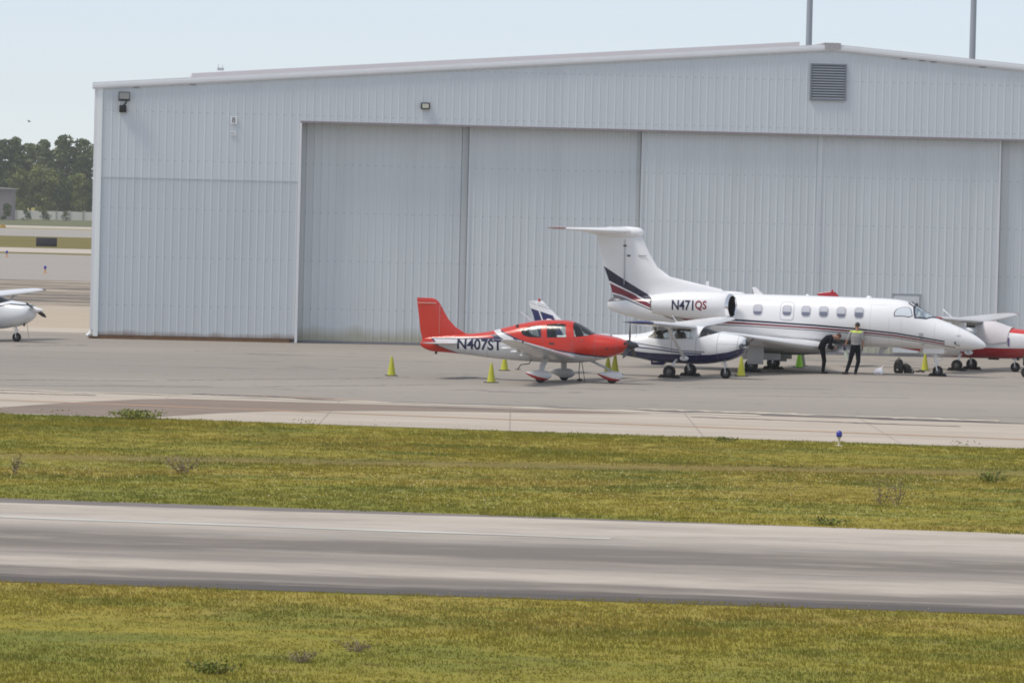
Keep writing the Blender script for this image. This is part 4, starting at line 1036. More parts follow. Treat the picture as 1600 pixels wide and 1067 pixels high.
# ---------- business jet
def jet():
    P0 = ground(1191, 579.3); S = 44.3 / pxm(1191, 579.3)
    r = thing("business_jet", "white twin engine business jet with a T tail and red and navy stripes", "jet", P0, R(-14), scale=S)
    sec = [(-5.66, 2.22, 2.14, .02), (-5.6, 2.36, 2.03, .15), (-5.45, 2.45, 1.95, .24), (-5.1, 2.50, 1.84, .34), (-4.4, 2.56, 1.68, .47), (-3.4, 2.62, 1.46, .62), (-2.3, 2.66, 1.22, .75), (-1.2, 2.69, 1.04, .82),
           (0.2, 2.70, .97, .84), (1.5, 2.70, .95, .84), (2.8, 2.69, .94, .84), (4.2, 2.68, .95, .83), (4.75, 2.655, .96, .815), (5.1, 2.60, .96, .79), (5.4, 2.46, .955, .76), (5.8, 2.23, .95, .70), (6.16, 2.05, .95, .64),
           (6.84, 1.80, .965, .50), (7.4, 1.55, .985, .36), (7.75, 1.33, 1.01, .21), (7.88, 1.21, 1.05, .12), (7.93, 1.13, 1.10, .03)]
    fus = Fus(sec)
    WHJ = (.80, .80, .81)
    def paint(t, x, y, z):
        N_ = t.curve(x, [(-6.3, 3.82), (-5.84, 3.55), (-4.9, 2.98), (-3.9, 2.42), (-3.2, 2.06), (-2.6, 1.90), (-1.8, 1.83), (-.65, 1.81), (1.95, 1.71), (3.25, 1.64), (4.85, 1.51), (5.7, 1.39), (7.0, 1.20)])
        def d(a): return t.math('SUBTRACT', N_, t.curve(x, list(zip((-5.84, -4.9, -3.9, -3, -1.5, 7), a))))
        c = WHJ; lim = t.lt(x, 6.55)
        c = over(t, c, AND(t, lim, between(t, z, d((.43, .28, .16, .095, .072, .052)), N_)), (.012, .012, .045))
        c = over(t, c, AND(t, lim, between(t, z, d((.85, .52, .34, .215, .178, .135)), d((.50, .33, .20, .125, .105, .082)))), (.19, .010, .030))
        c = over(t, c, AND(t, t.lt(x, 6.9), between(t, z, d((1.30, .62, .42, .29, .25, .195)), d((.90, .56, .375, .25, .21, .163)))), (.17, .16, .17))
        return c
    JET = livery("striped white jet paint", paint, .22, .35, .09, seams=((7.02, .9, 1.7), (5.05, .9, 2.0), (3.95, 1.05, 2.45), (4.62, 1.05, 2.0), (-1.9, 1.2, 2.6), (-3.4, 1.4, 2.5), (6.2, 1.0, 1.9)), rows=((1.12, 5.05, 6.9), (1.05, -1.5, 5.0), (2.45, 3.95, 4.5)), ink=.4)
    JW = simple("white jet paint", WHJ, .2, var=.03, scale=1.5, coat=.5)
    JG = simple("grey wing lower paint", (.50, .50, .52), .35, var=.06, scale=1.5, coat=.2)
    DUCT = simple("dark intake duct", (.02, .02, .024), .8, var=.1, spec=.03); SHADEBELLY = simple("belly paint greyed for shade", (.24, .24, .25), .4, var=.12)
    CHROME = simple("polished lip", (.75, .75, .77), .12, 1.0, var=.04)
    body = fus.mb(110, 48).build("fuselage", JET, r)
    # fin, bullet, stabilizers
    f = fin_mb([(2.30, -5.40, -.95, .10), (2.62, -5.50, -1.25, .11), (2.84, -5.56, -1.55, .11), (3.0, -5.62, -2.35, .11), (3.22, -5.70, -3.40, .12), (3.55, -5.83, -3.88, .13), (4.03, -5.96, -4.18, .12), (4.45, -6.08, -4.38, .11), (4.72, -6.15, -4.50, .10), (4.86, -6.18, -4.58, .05)])
    fo = f.build("tail_fin", JET, r)
    m = MB(); q = [(.01, .06), (.11, .0), (.18, -.15), (.205, -.5), (.18, -1.2), (.08, -1.9), (.01, -2.2)]; m.lathe(q, (-4.45, 0, 4.76), 'x', 18); m.build("bullet_fairing", JW, fo)
    m = MB(); m.box(-5.06, -5.045, -.128, .128, 2.9, 4.5); m.build("rudder_seam", simple("panel seam", (.4, .4, .42), .5), fo, smooth=False)
    m = MB()
    for px_, z_ in ((-5.05, 4.28), (-4.9, 3.93)): m.ball((px_, -.125, z_), (.07, .02, .03), 8, 6); m.cut()
    m.box(-4.55, -4.25, -.135, -.11, 3.93, 3.945); m.build("hinge_fairing", DARKMET, fo)
    for s in (-1, 1):
        st = wing_mb([(-4.70, 0, 4.80, 1.66, .16), (-4.95, s * .35, 4.80, 1.50, .15), (-6.62, s * 2.55, 4.84, .74, .11)]).build("stabilizer", JW, r)
        wing_mb([(-6.622, s * 2.552, 4.862, .72, .09), (-6.78, s * 2.70, 4.868, .52, .06), (-6.9, s * 2.74, 4.87, .3, .03)]).build("tip_cap", simple("dull red tip cap", (.30, .16, .17), .4, var=.08), st)
    # engines
    for s in (-1, 1):
        cx_, cy_, cz_ = -.86, s * 1.30, 2.265
        q = [(.405, -.06), (.44, -.10), (.468, -.22), (.49, -.5), (.495, -1.0), (.485, -1.5), (.45, -2.05), (.39, -2.5), (.33, -2.85), (.31, -2.85), (.30, -2.5)]
        rake = lambda m: setattr(m, 'v', [(a - s * .22 * (b - cy_) * min(1, max(0, (a - cx_ + .6) / .5)), b, c) for a, b, c in m.v])
        m = MB(); m.lathe(q, (cx_, cy_, cz_), 'x', 36, False); rake(m); na = m.build("engine_nacelle", JW, r)
        m = MB(); m.lathe([(.366, -.05), (.370, -.015), (.388, .0), (.408, -.02), (.425, -.06), (.442, -.098), (.42, -.11)], (cx_, cy_, cz_), 'x', 36, False, False); rake(m); m.build("intake_lip", CHROME, na)
        m = MB(); m.lathe([(.336, -.30), (.350, -.15), (.3655, -.052), (.372, -.06), (.36, -.32)], (cx_, cy_, cz_), 'x', 36, False, False); rake(m); m.build("intake_duct", DUCT, na)
        m = MB(); m.lathe([(.01, -.27), (.336, -.28), (.336, -.32), (.01, -.32)], (cx_, cy_, cz_), 'x', 30)
        for k in range(18):
            a = 2 * math.pi * k / 18; u = Vector((0, math.cos(a), math.sin(a))); w = Vector((0, -u.z, u.y)); o = Vector((cx_ - .25, cy_, cz_))
            m.add([o + u * .07 - w * .02, o + u * .325 - w * .05, o + u * .325 + w * .03 + Vector((-.03, 0, 0)), o + u * .07 + w * .02 + Vector((-.03, 0, 0))], [(0, 1, 2, 3)])
        m.lathe([(.10, -.26), (.07, -.17), (.01, -.10)], (cx_, cy_, cz_), 'x', 14); rake(m); m.build("fan", DUCT, na)
        m = MB(); m.lathe([(.29, -2.6), (.28, -2.86), (.20, -2.92), (.02, -2.95)], (cx_, cy_, cz_), 'x', 24); m.build("exhaust_nozzle", DARKMET, na)
        m = MB(); rings = []
        for yy in (.60, 1.0): rings.append([Vector((x, s * yy, 2.24 + zz)) for x, zz in ((-1.3, 0), (-1.6, .10), (-3.2, .09), (-3.7, 0), (-3.2, -.09), (-1.6, -.10))])
        m.loft(rings); m.build("pylon", JW, na)
        m = MB(); m.box(-3.0, -2.7, cy_ - .10 * 1 - .02, cy_ + .08, cz_ - .47, cz_ - .36, .02); m.build("drain_mast", simple("dark scoop", (.16, .16, .17), .5), na)
        if s < 0:
            prof = pchip([-v[1] for v in q[:9]][0:], [v[0] for v in q[:9]])
            def lay(txt, x0, mat):
                bm = text_bm(txt, .36, .03, 0, .80, 'LEFT')
                for k in range(-6, 7): bmesh.ops.bisect_plane(bm, geom=bm.verts[:] + bm.edges[:] + bm.faces[:], plane_co=(0, k * .06, 0), plane_no=(0, 1, 0), dist=1e-5)
                wd = max(v.co.x for v in bm.verts)
                for v in bm.verts:
                    x = x0 + v.co.x; zz = v.co.y; rr = prof(cx_ - x); v.co = Vector((x, cy_ - math.sqrt(max(rr * rr - zz * zz, 0)) - .008, cz_ + zz))
                m = MB(); m.bm(bm); m.build("registration_mark", mat, na); return wd
            xa = -2.97; wd = lay("N471", xa, NAVY); lay("QS", xa + wd + .05, REDLET)
    # wing, fairing, flaps
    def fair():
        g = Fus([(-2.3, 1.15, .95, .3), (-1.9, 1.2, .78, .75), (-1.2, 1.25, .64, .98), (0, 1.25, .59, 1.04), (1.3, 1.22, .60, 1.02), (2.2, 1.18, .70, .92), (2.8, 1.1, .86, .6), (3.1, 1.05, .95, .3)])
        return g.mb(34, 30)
    fair().build("belly_fairing", SHADEBELLY, r)  # the shade under the jet is put into this grey
    for s in (-1, 1):
        w = wing_mb([(2.75, s * .3, .88, 3.9, .12), (2.35, s * 1.0, .92, 3.25, .145), (1.62, s * 2.2, 1.04, 2.35, .155), (.95, s * 4.2, 1.22, 1.75, .14), (.12, s * 7.0, 1.46, 1.15, .11), (-.05, s * 7.3, 1.49, .9, .07), (-.3, s * 7.4, 1.50, .5, .03)]).build("wing", JW, r)
        m = MB(); m.box(-.55, .05, s * 3.0 - .05, s * 3.0 + .05, .92, 1.05, .03); m.build("flap_fairing", JG, w)
        m = wing_mb([(-.58, s * 1.15, .86, .75, .09), (-.62, s * 3.6, 1.06, .55, .09)]); m.build("flap", JG, w)
    # undercarriage
    for s in (-1, 1):
        y = s * 2.0
        wheel(r, 0, y, .235, .19, RUBBER, RIM)
        m = MB(); m.tube([(.05, y - s * .17, .98), (.06, y - s * .17, .55)], .07, 12); m.tube([(.06, y - s * .17, .56), (.02, y - s * .17, .24), (0, y - s * .02, .235)], .045, 10); m.tube([(.3, y - s * .17, .95), (.08, y - s * .17, .45)], .03, 8); m.build("main_gear_leg", ALLOY, r)
        m = MB(); m.box(-.12, .46, y - .02 - (.14 if s < 0 else -.14), y + .02 - (.14 if s < 0 else -.14), .29, .98, .02); m.build("gear_door", JG, r)
        m = MB(); m.box(-.55, .85, s * 1.05 - .03, s * 1.05 + .03, .42, .66, .02); m.build("gear_door", JG, r)
    wheel(r, 6.25, 0, .185, .13, RUBBER, RIM)
    m = MB(); m.tube([(6.12, 0, 1.0), (6.18, 0, .46)], .05, 12); m.tube([(6.18, .10, .46), (6.25, .10, .185)], .025, 8); m.tube([(6.18, -.10, .46), (6.25, -.10, .185)], .025, 8); m.box(6.12, 6.25, -.12, .12, .43, .48)
    m.tube([(6.18, 0, .72), (6.42, 0, .62), (6.22, 0, .50)], .018, 6); m.tube([(5.7, 0, .98), (6.15, 0, .66)], .022, 8); m.build("nose_gear_leg", WHITE, r)
    m = MB()
    for s in (-1, 1): m.cut(); m.box(5.75, 6.5, s * .22 - .012, s * .22 + .012, .80, .99, .01)
    m.build("nose_gear_door", JW, r)
    # cabin windows
    SH = simple("pale window shade", (.50, .51, .56), .3, var=.05); WG = simple("grey blue window pane", (.16, .17, .23), .12, var=.08, coat=.5); WR = simple("window rim", (.46, .46, .50), .4)
    jx = lambda px, k=9: (px + k - 1191) / 43.0
    jz = lambda px, y: (580.6 + .034 * (px - 1191) - y) / 44.5
    for side in (1, -1):
        for i, px in enumerate((1179.5, 1224.5, 1253.5, 1280.5, 1307.5, 1334.5)):
            cy_ = 484 + (px - 1179.5) * .035; x, z = jx(px), jz(px, cy_)
            if i == 1:
                fus.patch("exit_outline", rounded(x, z - .02, .50, .64, .12), WR, r, .004, side=side); fus.patch("exit_hatch", rounded(x, z - .02, .455, .595, .105), JW, r, .008, side=side)
            rim = fus.patch("window", rounded(x, z, .335, .375, .11), WR, r, .011, side=side)
            fus.patch("pane", rounded(x, z, .285, .325, .09), WG, rim, .015, side=side)
            h = (.22, .21, .20, .17, .22, .16)[i]
            fus.patch("shade", [(a, max(b, z + .165 - h)) for a, b in rounded(x, z, .275, .315, .085)], SH, rim, .018, side=side)
    Q = lambda pts: [(jx(a, 8), jz(a, b)) for a, b in pts]
    GD = NT("cockpit glass with painted sky sheen"); GD = GD.done(GD.ramp(GD.noise(3.0, GD.scaled((2.5, 1, 1)), 3), [(.42, (.16, .21, .25)), (.62, (.46, .52, .54))]), .12, coat=1.0)  # pale streaks put the sky's reflection into the glass colour
    GW = simple("sunshade behind glass", (.62, .66, .70), .12, var=.03, coat=1.0); FD = simple("dark window seal", (.03, .03, .06), .35)
    for side in (1, -1):
        side_o = Q([(1388, 490), (1391, 484.5), (1396.5, 482), (1408.5, 481.4), (1412, 483.5), (1416.5, 495.5), (1410, 497), (1389, 495.5)])
        side_i = Q([(1389.4, 489.9), (1392, 485), (1396.8, 482.7), (1408.2, 482.1), (1411.2, 484), (1415.3, 494.7), (1409.8, 496), (1390, 494.5)])
        fr_ = fus.patch("cockpit_window", side_o, FD, r, .006, side=side); fus.patch("pane", side_i, GW, fr_, .012, side=side)
    def shield(pts, name, mat, par, off, top):
        h = [(x, fus.theta(x, z)) for x, z in Q(pts)]
        for sg in (1, -1): o = fus.patch(name, [(x, sg * t) for x, t in h] + [(x, sg * top) for x in (h[-1][0], (h[-1][0] + h[0][0]) / 2, h[0][0])], mat, par, off, is_theta=True, dx=.07, dt=.07)
        return o
    sh = shield([(1414.5, 481.5), (1416.5, 490), (1419, 498.5), (1436, 500.2), (1452.5, 499.8)], "windshield", FD, r, .007, .0)
    shield([(1417.5, 482.8), (1419, 490), (1421, 496.8), (1436, 498.4), (1448.5, 498.2)], "pane", GD, sh, .013, .06)
    m = MB(); m.tube([(5.20, -.30, 2.56), (5.55, -.33, 2.33), (5.9, -.36, 2.08)], .016, 6); m.cut(); m.tube([(5.25, .10, 2.58), (5.6, .1, 2.35)], .016, 6); m.build("wiper", DARKMET, r)
    # small fittings
    m = MB(); m.add([(-.35, -.015, 2.69), (-.02, -.015, 2.69), (-.30, -.012, 2.94), (-.44, -.012, 2.94), (-.35, .015, 2.69), (-.02, .015, 2.69), (-.30, .012, 2.94), (-.44, .012, 2.94)],
                    [(0, 1, 2, 3), (7, 6, 5, 4), (0, 4, 5, 1), (1, 5, 6, 2), (2, 6, 7, 3), (3, 7, 4, 0)])
    m.cut(); m.ball((1.55, 0, 2.70), (.06, .03, .05), 8, 6); m.cut(); m.ball((3.75, 0, 2.69), (.10, .04, .06), 8, 6); m.cut(); m.box(-2.1, -2.0, -.01, .01, 2.9, 3.1); m.build("antenna", JW, r)
    m = MB(); m.box(-.30, -.02, -.01, .01, .30, .58); m.build("belly_antenna", JW, r, smooth=False)
    for px, y, w, h in ((1431, 524, .15, .12), (1481, 537, .05, .10), (1433, 539, .12, .05), (1486, 526, .14, .035)):
        fus.patch("probe_mount", rounded(jx(px, 7), jz(px, y), w, h, .016), DARKMET if w < .1 else WR, r, .006)
    m = MB()
    for x, z, l in ((5.75, 1.30, .16), (6.95, 1.15, .14)):
        p = fus.surf(x, fus.theta(x, z)); m.cut(); m.tube([p, p + Vector((.02, -.10, -.03)), p + Vector((l, -.12, -.03))], .014, 6)
    m.build("probe", DARKMET, r)
    # open service hatch low on the belly by the bending man
    hx = jx(1310, 6)
    ho = fus.patch("service_hatch", [(hx - .42, 1.08), (hx - .38, 1.22), (hx + .50, 1.20), (hx + .55, 1.04)], simple("hatch recess", (.14, .14, .15), .6), r, .008)
    m = MB()
    for k, (a, b, c) in enumerate(((-.25, 1.14, .07), (.02, 1.16, .05), (.22, 1.12, .08), (.40, 1.13, .04))):
        p = fus.surf(hx + a, fus.theta(hx + a, b)); m.cut(); m.ball(p + Vector((0, -.02, 0)), (c, .05, c * .8), 8, 6)
    m.build("hatch_fitting", DARKMET, ho)
    m = MB(); p = fus.surf(hx, fus.theta(hx, 1.02)); m.add([p + Vector((-.45, -.02, 0)), p + Vector((.5, -.02, 0)), p + Vector((.48, -.16, -.26)), p + Vector((-.42, -.16, -.26)), p + Vector((-.45, .0, -.02)), p + Vector((.5, .0, -.02)), p + Vector((.48, -.14, -.28)), p + Vector((-.42, -.14, -.28))],
                [(0, 1, 2, 3), (7, 6, 5, 4), (0, 4, 5, 1), (1, 5, 6, 2), (2, 6, 7, 3), (3, 7, 4, 0)]); m.build("hatch_door", JG, ho, smooth=False)
    m = MB(); m.add([(4.2, -.01, .97), (4.5, -.01, .97), (4.25, -.01, .74), (4.12, -.01, .74), (4.2, .01, .97), (4.5, .01, .97), (4.25, .01, .74), (4.12, .01, .74)], [(0, 1, 2, 3), (7, 6, 5, 4), (0, 4, 5, 1), (1, 5, 6, 2), (2, 6, 7, 3), (3, 7, 4, 0)]); m.build("belly_fin", JG, r, smooth=False)
    return r
AIR_JET = jet()
# ------------------------------------------------------------------ people
SKIN = simple("warm skin", (.36, .19, .13), .55, var=.08, scale=20)
HAIRM = simple("dark hair", (.02, .014, .012), .6, var=.3, scale=60)
def fused(mb, name, mat, parent, vox=.009, it=4):
    o = mb.build(name, mat, None)
    def f(ob):
        q = ob.modifiers.new("fuse", 'REMESH'); q.mode = 'VOXEL'; q.voxel_size = vox; q.use_smooth_shade = True
        k = ob.modifiers.new("soften", 'SMOOTH'); k.factor = .5; k.iterations = it
    baked(o, f); o.data.materials.clear(); o.data.materials.append(mat); o.data.shade_smooth(); o.parent = parent; return o

def hand(mb, wr, d, palm_n, thumb, g=0.0, curl=.5):
    """palm, four fingers and a thumb from the wrist along d; palm_n is the palm's facing"""
    d = Vector(d).normalized(); n = Vector(palm_n); n = (n - d * n.dot(d)).normalized(); s = d.cross(n) * thumb; wr = Vector(wr)
    bm = []
    for k, off in enumerate((-.027, -.009, .009, .027)):
        mb.capsule(wr + s * off * .7, wr + d * .085 + s * off, .013 + g, .0115 + g, 8)
        L = (.058, .070, .074, .066)[k]; p = wr + d * .09 + s * off; c = curl * (1.1 - .12 * k)
        d1 = (d * math.cos(c * .5) + n * math.sin(c * .5)); d2 = d * math.cos(c * 1.4) + n * math.sin(c * 1.4)
        q = p + d1 * L * .55; mb.capsule(p, q, .0095 + g, .0088 + g, 8); mb.capsule(q, q + d2 * L * .45, .0088 + g, .0075 + g, 8)
    b = wr + s * .024 + d * .02; q = b + (d * .6 + s * .7 + n * .3).normalized() * .045
    mb.capsule(b, q, .013 + g, .0105 + g, 8); mb.capsule(q, q + (d * .85 + n * .4).normalized() * .034, .0105 + g, .0085 + g, 8)

def trunk(mb, rows, right):
    """rows (point, half width, half depth) up the spine"""
    P = [Vector(r[0]) for r in rows]; rt = Vector(right).normalized(); rings = []
    for i, (p, w, d) in enumerate(rows):
        tg = (P[min(i + 1, len(P) - 1)] - P[max(i - 1, 0)]).normalized(); q = (rt - tg * rt.dot(tg)).normalized(); f = tg.cross(q)
        rings.append([P[i] + q * (w * math.copysign(abs(math.cos(a)) ** .85, math.cos(a))) + f * (d * math.copysign(abs(math.sin(a)) ** .85, math.sin(a))) for a in [2 * math.pi * k / 24 for k in range(24)]])
    mb.loft(rings)

def human(name, label, loc, J, right, face, up, shirt, trouser, shoe, hair, gloves=None, yoke=None, sleeves=True, scale=1.0):
    r = thing(name, label, "person", loc, 0, scale=scale)
    V = lambda k: Vector(J[k]); rt = Vector(right).normalized()
    fc = Vector(face).normalized(); u = Vector(up); u = (u - fc * u.dot(fc)).normalized(); hr = fc.cross(u)
    H0 = V('head')
    b = MB()
    def tr(g):
        pel, wa, ch, nk = V('pelvis'), V('waist'), V('chest'), V('neck'); up_ = (nk - ch).normalized()
        return [(pel - (wa - pel) * .55, .10 + g, .08 + g), (pel, .158 + g, .11 + g), (wa, .142 + g, .098 + g), (wa.lerp(ch, .55), .165 + g, .112 + g), (ch, .182 + g, .116 + g), (ch.lerp(nk, .55), .165 + g, .10 + g), (ch.lerp(nk, .85), .09 + g, .075 + g), (nk, .058 + g * .4, .056 + g * .4)]
    trunk(b, tr(0), rt)
    b.capsule(V('neck') - (H0 - V('neck')) * .15, H0 - u * .03 - fc * .01, .056, .054)
    # head: skull, face, jaw, nose, ears
    def hp(x, y, z): return H0 + hr * x + fc * y + u * z
    def ell(c, rx, ry, rz):
        m = MB(); m.ball((0, 0, 0), 1, 18, 12); b.add([c + hr * (v[0] * rx) + fc * (v[1] * ry) + u * (v[2] * rz) for v in m.v], m.f)
    ell(hp(0, -.012, .025), .076, .096, .098); ell(hp(0, .022, -.035), .060, .068, .075); ell(hp(0, .045, -.082), .034, .035, .028)
    b.capsule(hp(0, .086, .015), hp(0, .108, -.022), .010, .015, 8); ell(hp(0, .082, -.058), .024, .012, .010); ell(hp(0, .078, .028), .055, .016, .010)
    for s in (-1, 1): ell(hp(s * .076, -.008, .0), .010, .020, .032)
    for s, k in ((-1, 'L'), (1, 'R')):
        sh, el, wr = V('sh' + k), V('el' + k), V('wr' + k); hp_, kn, an = V('hip' + k), V('kn' + k), V('an' + k)
        b.capsule(sh, el, .054, .040); b.capsule(el, wr, .040, .026); b.ball(sh, .058, 14, 10)
        if not gloves: hand(b, wr, J['hd' + k], J['pn' + k], -s)
        else: hand(b, wr, J['hd' + k], J['pn' + k], -s)
        b.capsule(hp_, kn, .082, .053); b.capsule(kn, an, .052, .036)
    fused(b, "body", SKIN, r, .0075, 3)
    # eyes
    m = MB()
    for s in (-1, 1): m.cut(); m.ball(hp(s * .031, .083, .008), .010, 8, 6)
    m.build("eye", INK, r)
    # hair cap
    h = MB(); q = MB(); q.ball((0, 0, 0), 1, 20, 14); h.add([hp(v[0] * .081, v[1] * .098 - .022, v[2] * .092 + .042) for v in q.v], q.f)
    h.v = [tuple(Vector(v) - (fc * max(0, (Vector(v) - H0).dot(fc) - .055) * 1.2) + u * max(0, -.035 - (Vector(v) - H0).dot(u)) * .9) for v in h.v]
    h.build("hair", hair, r)
    # shirt
    t = MB(); rows = tr(.018); rows = rows[1:-1]; rows[0] = (V('pelvis').lerp(V('waist'), .35), .165, .125); trunk(t, rows, rt)
    for s, k in ((-1, 'L'), (1, 'R')):
        sh, el, wr = V('sh' + k), V('el' + k), V('wr' + k); t.ball(sh, .073, 14, 10)
        if sleeves: t.capsule(sh, el, .068, .056); t.capsule(el, el.lerp(wr, .93), .055, .042)
        else: t.capsule(sh, sh.lerp(el, .78), .070, .064)
    fused(t, "shirt", shirt, r, .011, 4)
    p = MB(); a, w_ = V('pelvis'), V('waist')
    trunk(p, [(a - (w_ - a) * .7, .11, .10), (a, .178, .132), (a.lerp(w_, .75), .166, .120)], rt)
    for k in 'LR':
        p.capsule(V('hip' + k), V('kn' + k), .100, .074); d_ = (V('an' + k) - V('kn' + k)); p.capsule(V('kn' + k), V('kn' + k) + d_ * .97, .074, .058)
    fused(p, "trousers", trouser, r, .011, 4)
    if yoke:
        y_ = MB(); ch, nk = V('chest'), V('neck')
        trunk(y_, [(ch.lerp(nk, .60), .178, .124), (ch.lerp(nk, .72), .150, .112), (ch.lerp(nk, .90), .094, .090)], rt)
        for k in 'LR': y_.capsule(ch.lerp(nk, .74), V('sh' + k) + Vector((0, 0, .030)), .060, .056)
        fused(y_, "shoulder_yoke", yoke, r, .011, 3)
    for k in 'LR':
        an = V('an' + k); td = Vector(J['toe' + k]).normalized(); f = MB(); n = Vector((0, 0, 1))
        f.capsule(Vector((an.x, an.y, .052)) - td * .045, Vector((an.x, an.y, .048)) + td * .14, .048, .042); f.capsule(an, Vector((an.x, an.y, .06)), .045, .05)
        f.v = [(v[0], v[1], max(v[2], .004)) for v in f.v]
        fused(f, "shoe", shoe, r, .010, 2)
    if gloves:
        for s, k in ((-1, 'L'), (1, 'R')):
            g = MB(); hand(g, V('wr' + k), J['hd' + k], J['pn' + k], -s, .003); g.capsule(V('wr' + k) - Vector(J['hd' + k]).normalized() * .05, V('wr' + k), .034, .030)
            fused(g, "glove", gloves, r, .006, 2)
    return r
DNAVY = simple("dark navy work cloth", (.010, .012, .018), .9, var=.25, scale=12, spec=.08)
GRAYSH = simple("heather grey shirt cloth", (.30, .29, .29), .9, var=.12, scale=16)
HIVIS = simple("hi vis yellow cloth", (.50, .62, .08), .8, var=.06)
BOOT = simple("black boot leather", (.012, .012, .013), .6)
standing = dict(pelvis=(.105, 0, .95), waist=(.105, .0, 1.10), chest=(.12, .0, 1.33), neck=(.135, .02, 1.535), head=(.145, .04, 1.705),
    shL=(-.07, 0, 1.455), elL=(-.185, .03, 1.20), wrL=(-.275, .10, .965), hdL=(-.10, .15, -1), pnL=(.5, .6, .0),
    shR=(.315, 0, 1.455), elR=(.365, -.02, 1.18), wrR=(.345, .05, .935), hdR=(-.05, .1, -1), pnR=(-1, .2, 0),
    hipL=(.02, 0, .90), knL=(-.075, .02, .47), anL=(-.195, 0, .09), toeL=(-.8, .6, 0),
    hipR=(.19, 0, .90), knR=(.215, .0, .47), anR=(.125, 0, .09), toeR=(.05, 1, 0))
human("person", "person in grey shirt with hi-vis yellow shoulders and dark trousers standing beside the jet", ground(1331, 585.4), standing, (1, 0, 0), (-.55, .8, -.05), (0, 0, 1),
      GRAYSH, DNAVY, BOOT, HAIRM, gloves=simple("dark violet glove", (.05, .04, .10), .6), yoke=HIVIS, sleeves=False)
bending = dict(pelvis=(-.155, 0, .93), waist=(-.115, .0, 1.08), chest=(.05, .0, 1.235), neck=(.255, .0, 1.305), head=(.405, .01, 1.31),
    shL=(.17, .19, 1.26), elL=(.16, .26, .98), wrL=(.30, .42, .90), hdL=(.5, .8, .1), pnL=(0, 0, 1),
    shR=(.17, -.19, 1.25), elR=(.09, -.17, .97), wrR=(.22, .08, .88), hdR=(.5, .9, .05), pnR=(0, 0, 1),
    hipL=(-.14, .09, .90), knL=(-.05, .10, .47), anL=(-.09, .10, .09), toeL=(1, .2, 0),
    hipR=(-.14, -.09, .90), knR=(-.07, -.09, .47), anR=(-.10, -.09, .09), toeR=(1, .1, 0))
human("person", "person in dark navy work clothes bending forward under the jet's belly, hands at the hatch", ground(1290, 584.3), bending, (0, -1, 0), (.55, .10, -.83), (.83, 0, .55),
      DNAVY, simple("black work trousers", (.008, .009, .013), .9, var=.2, spec=.08), BOOT, simple("cropped brown hair", (.085, .04, .03), .7, var=.2, scale=60))
# rag held in the left hand
RAG = simple("pale green rag", (.62, .68, .56), .9, var=.06)
base = ground(1331, 585.4); rg = MB(); rr = random.Random(4); rows = []
for i in range(9):
    t_ = i / 8; rows.append([Vector((-.27 + .10 * t_ + math.cos(a) * (.02 + .075 * t_ ** .8) * (1 + .18 * math.sin(3 * a + 4 * t_)), .13 + math.sin(a) * (.015 + .035 * t_) * (1 + .2 * math.cos(5 * a)), .92 - .36 * t_)) for a in [2 * math.pi * k / 20 for k in range(20)]])
rg.loft(rows); o = rg.build("cleaning_rag", RAG); o.location = base
tag(o, "pale greenish white rag hanging from the standing person's left hand", "rag")

# ------------------------------------------------------------------ cones
CONEY = simple("yellow green cone plastic", (.44, .44, .035), .5, var=.10, scale=8)
CONEG = simple("bright lime cone plastic", (.30, .68, .03), .5, var=.08, scale=8)
CONEB = simple("cone base rubber", (.05, .05, .035), .8)
def cone(px, py, label, k=1.0, mat=CONEY, lean=0, rz=0.2):
    t = thing("traffic_cone", label, "traffic cone", ground(px, py), rz, "yellow green traffic cones around the parked aircraft", k)
    m = MB(); m.lathe([(.142, .03), (.134, .05), (.102, .24), (.070, .42), (.038, .60), (.028, .635), (.018, .638), (.014, .60)], (0, 0, 0), 'z', 24); m.build("cone_body", mat, t)
    m = MB(); m.box(-.185, .185, -.185, .185, 0.002, .032, .008); m.build("base", CONEB, t)
    return t
cone(611.5, 587.3, "yellow green cone standing alone, leftmost of the cones, before the hangar doors")
cone(767.3, 598, "yellow green cone below the red airplane's tail, nearest the grass", .98, rz=.5)
cone(788, 579.2, "yellow green cone half hidden behind the red airplane's tail cone", .95)
cone(949.5, 584.5, "narrow yellow green cone behind the red airplane's nose leg, left of its pair", 1.0)
cone(960.5, 585.2, "wider yellow green cone just under the red airplane's propeller, right of its pair", 1.08, rz=.7)
cone(1158, 588.3, "yellow green cone in front of the white and navy airplane's nose wheel", 1.06)
cone(1248.5, 574.6, "bright lime green cone standing under the jet's wing", 1.0, CONEG)
cone(1253.5, 572.0, "dull cone just behind the lime green cone under the jet's wing", .92, simple("dull weathered cone", (.22, .24, .16), .7))
cone(1445, 579.3, "yellow green cone under the jet's nose beside its nose wheel", .98)

# ------------------------------------------------------------------ bags on the apron
def blob(rows, n=20, wob=.08, seed=1):
    rr = random.Random(seed); ph = [rr.uniform(0, 6) for _ in range(4)]; rings = []
    for c, w, d, z in rows: rings.append([Vector((c[0] + math.cos(a) * w * (1 + wob * math.sin(3 * a + ph[0] + 9 * z)), c[1] + math.sin(a) * d * (1 + wob * math.sin(4 * a + ph[1] + 7 * z)), z)) for a in [2 * math.pi * k / n for k in range(n)]])
    return MB().loft(rings)
BAGW = simple("white plastic bag", (.82, .82, .84), .4, var=.10, scale=18, bump=.03)
t = thing("plastic_bag", "knotted white plastic bag sitting on the apron right of the standing person", "bag", ground(1372.5, 586))
blob([((-.02, 0), .13, .10, .004), ((-.02, 0), .185, .14, .07), ((-.01, 0), .17, .13, .15), ((.01, 0), .12, .09, .21), ((.05, 0), .07, .05, .25), ((.09, 0), .025, .02, .275)], 26, .14, 3).build("bag", BAGW, t)
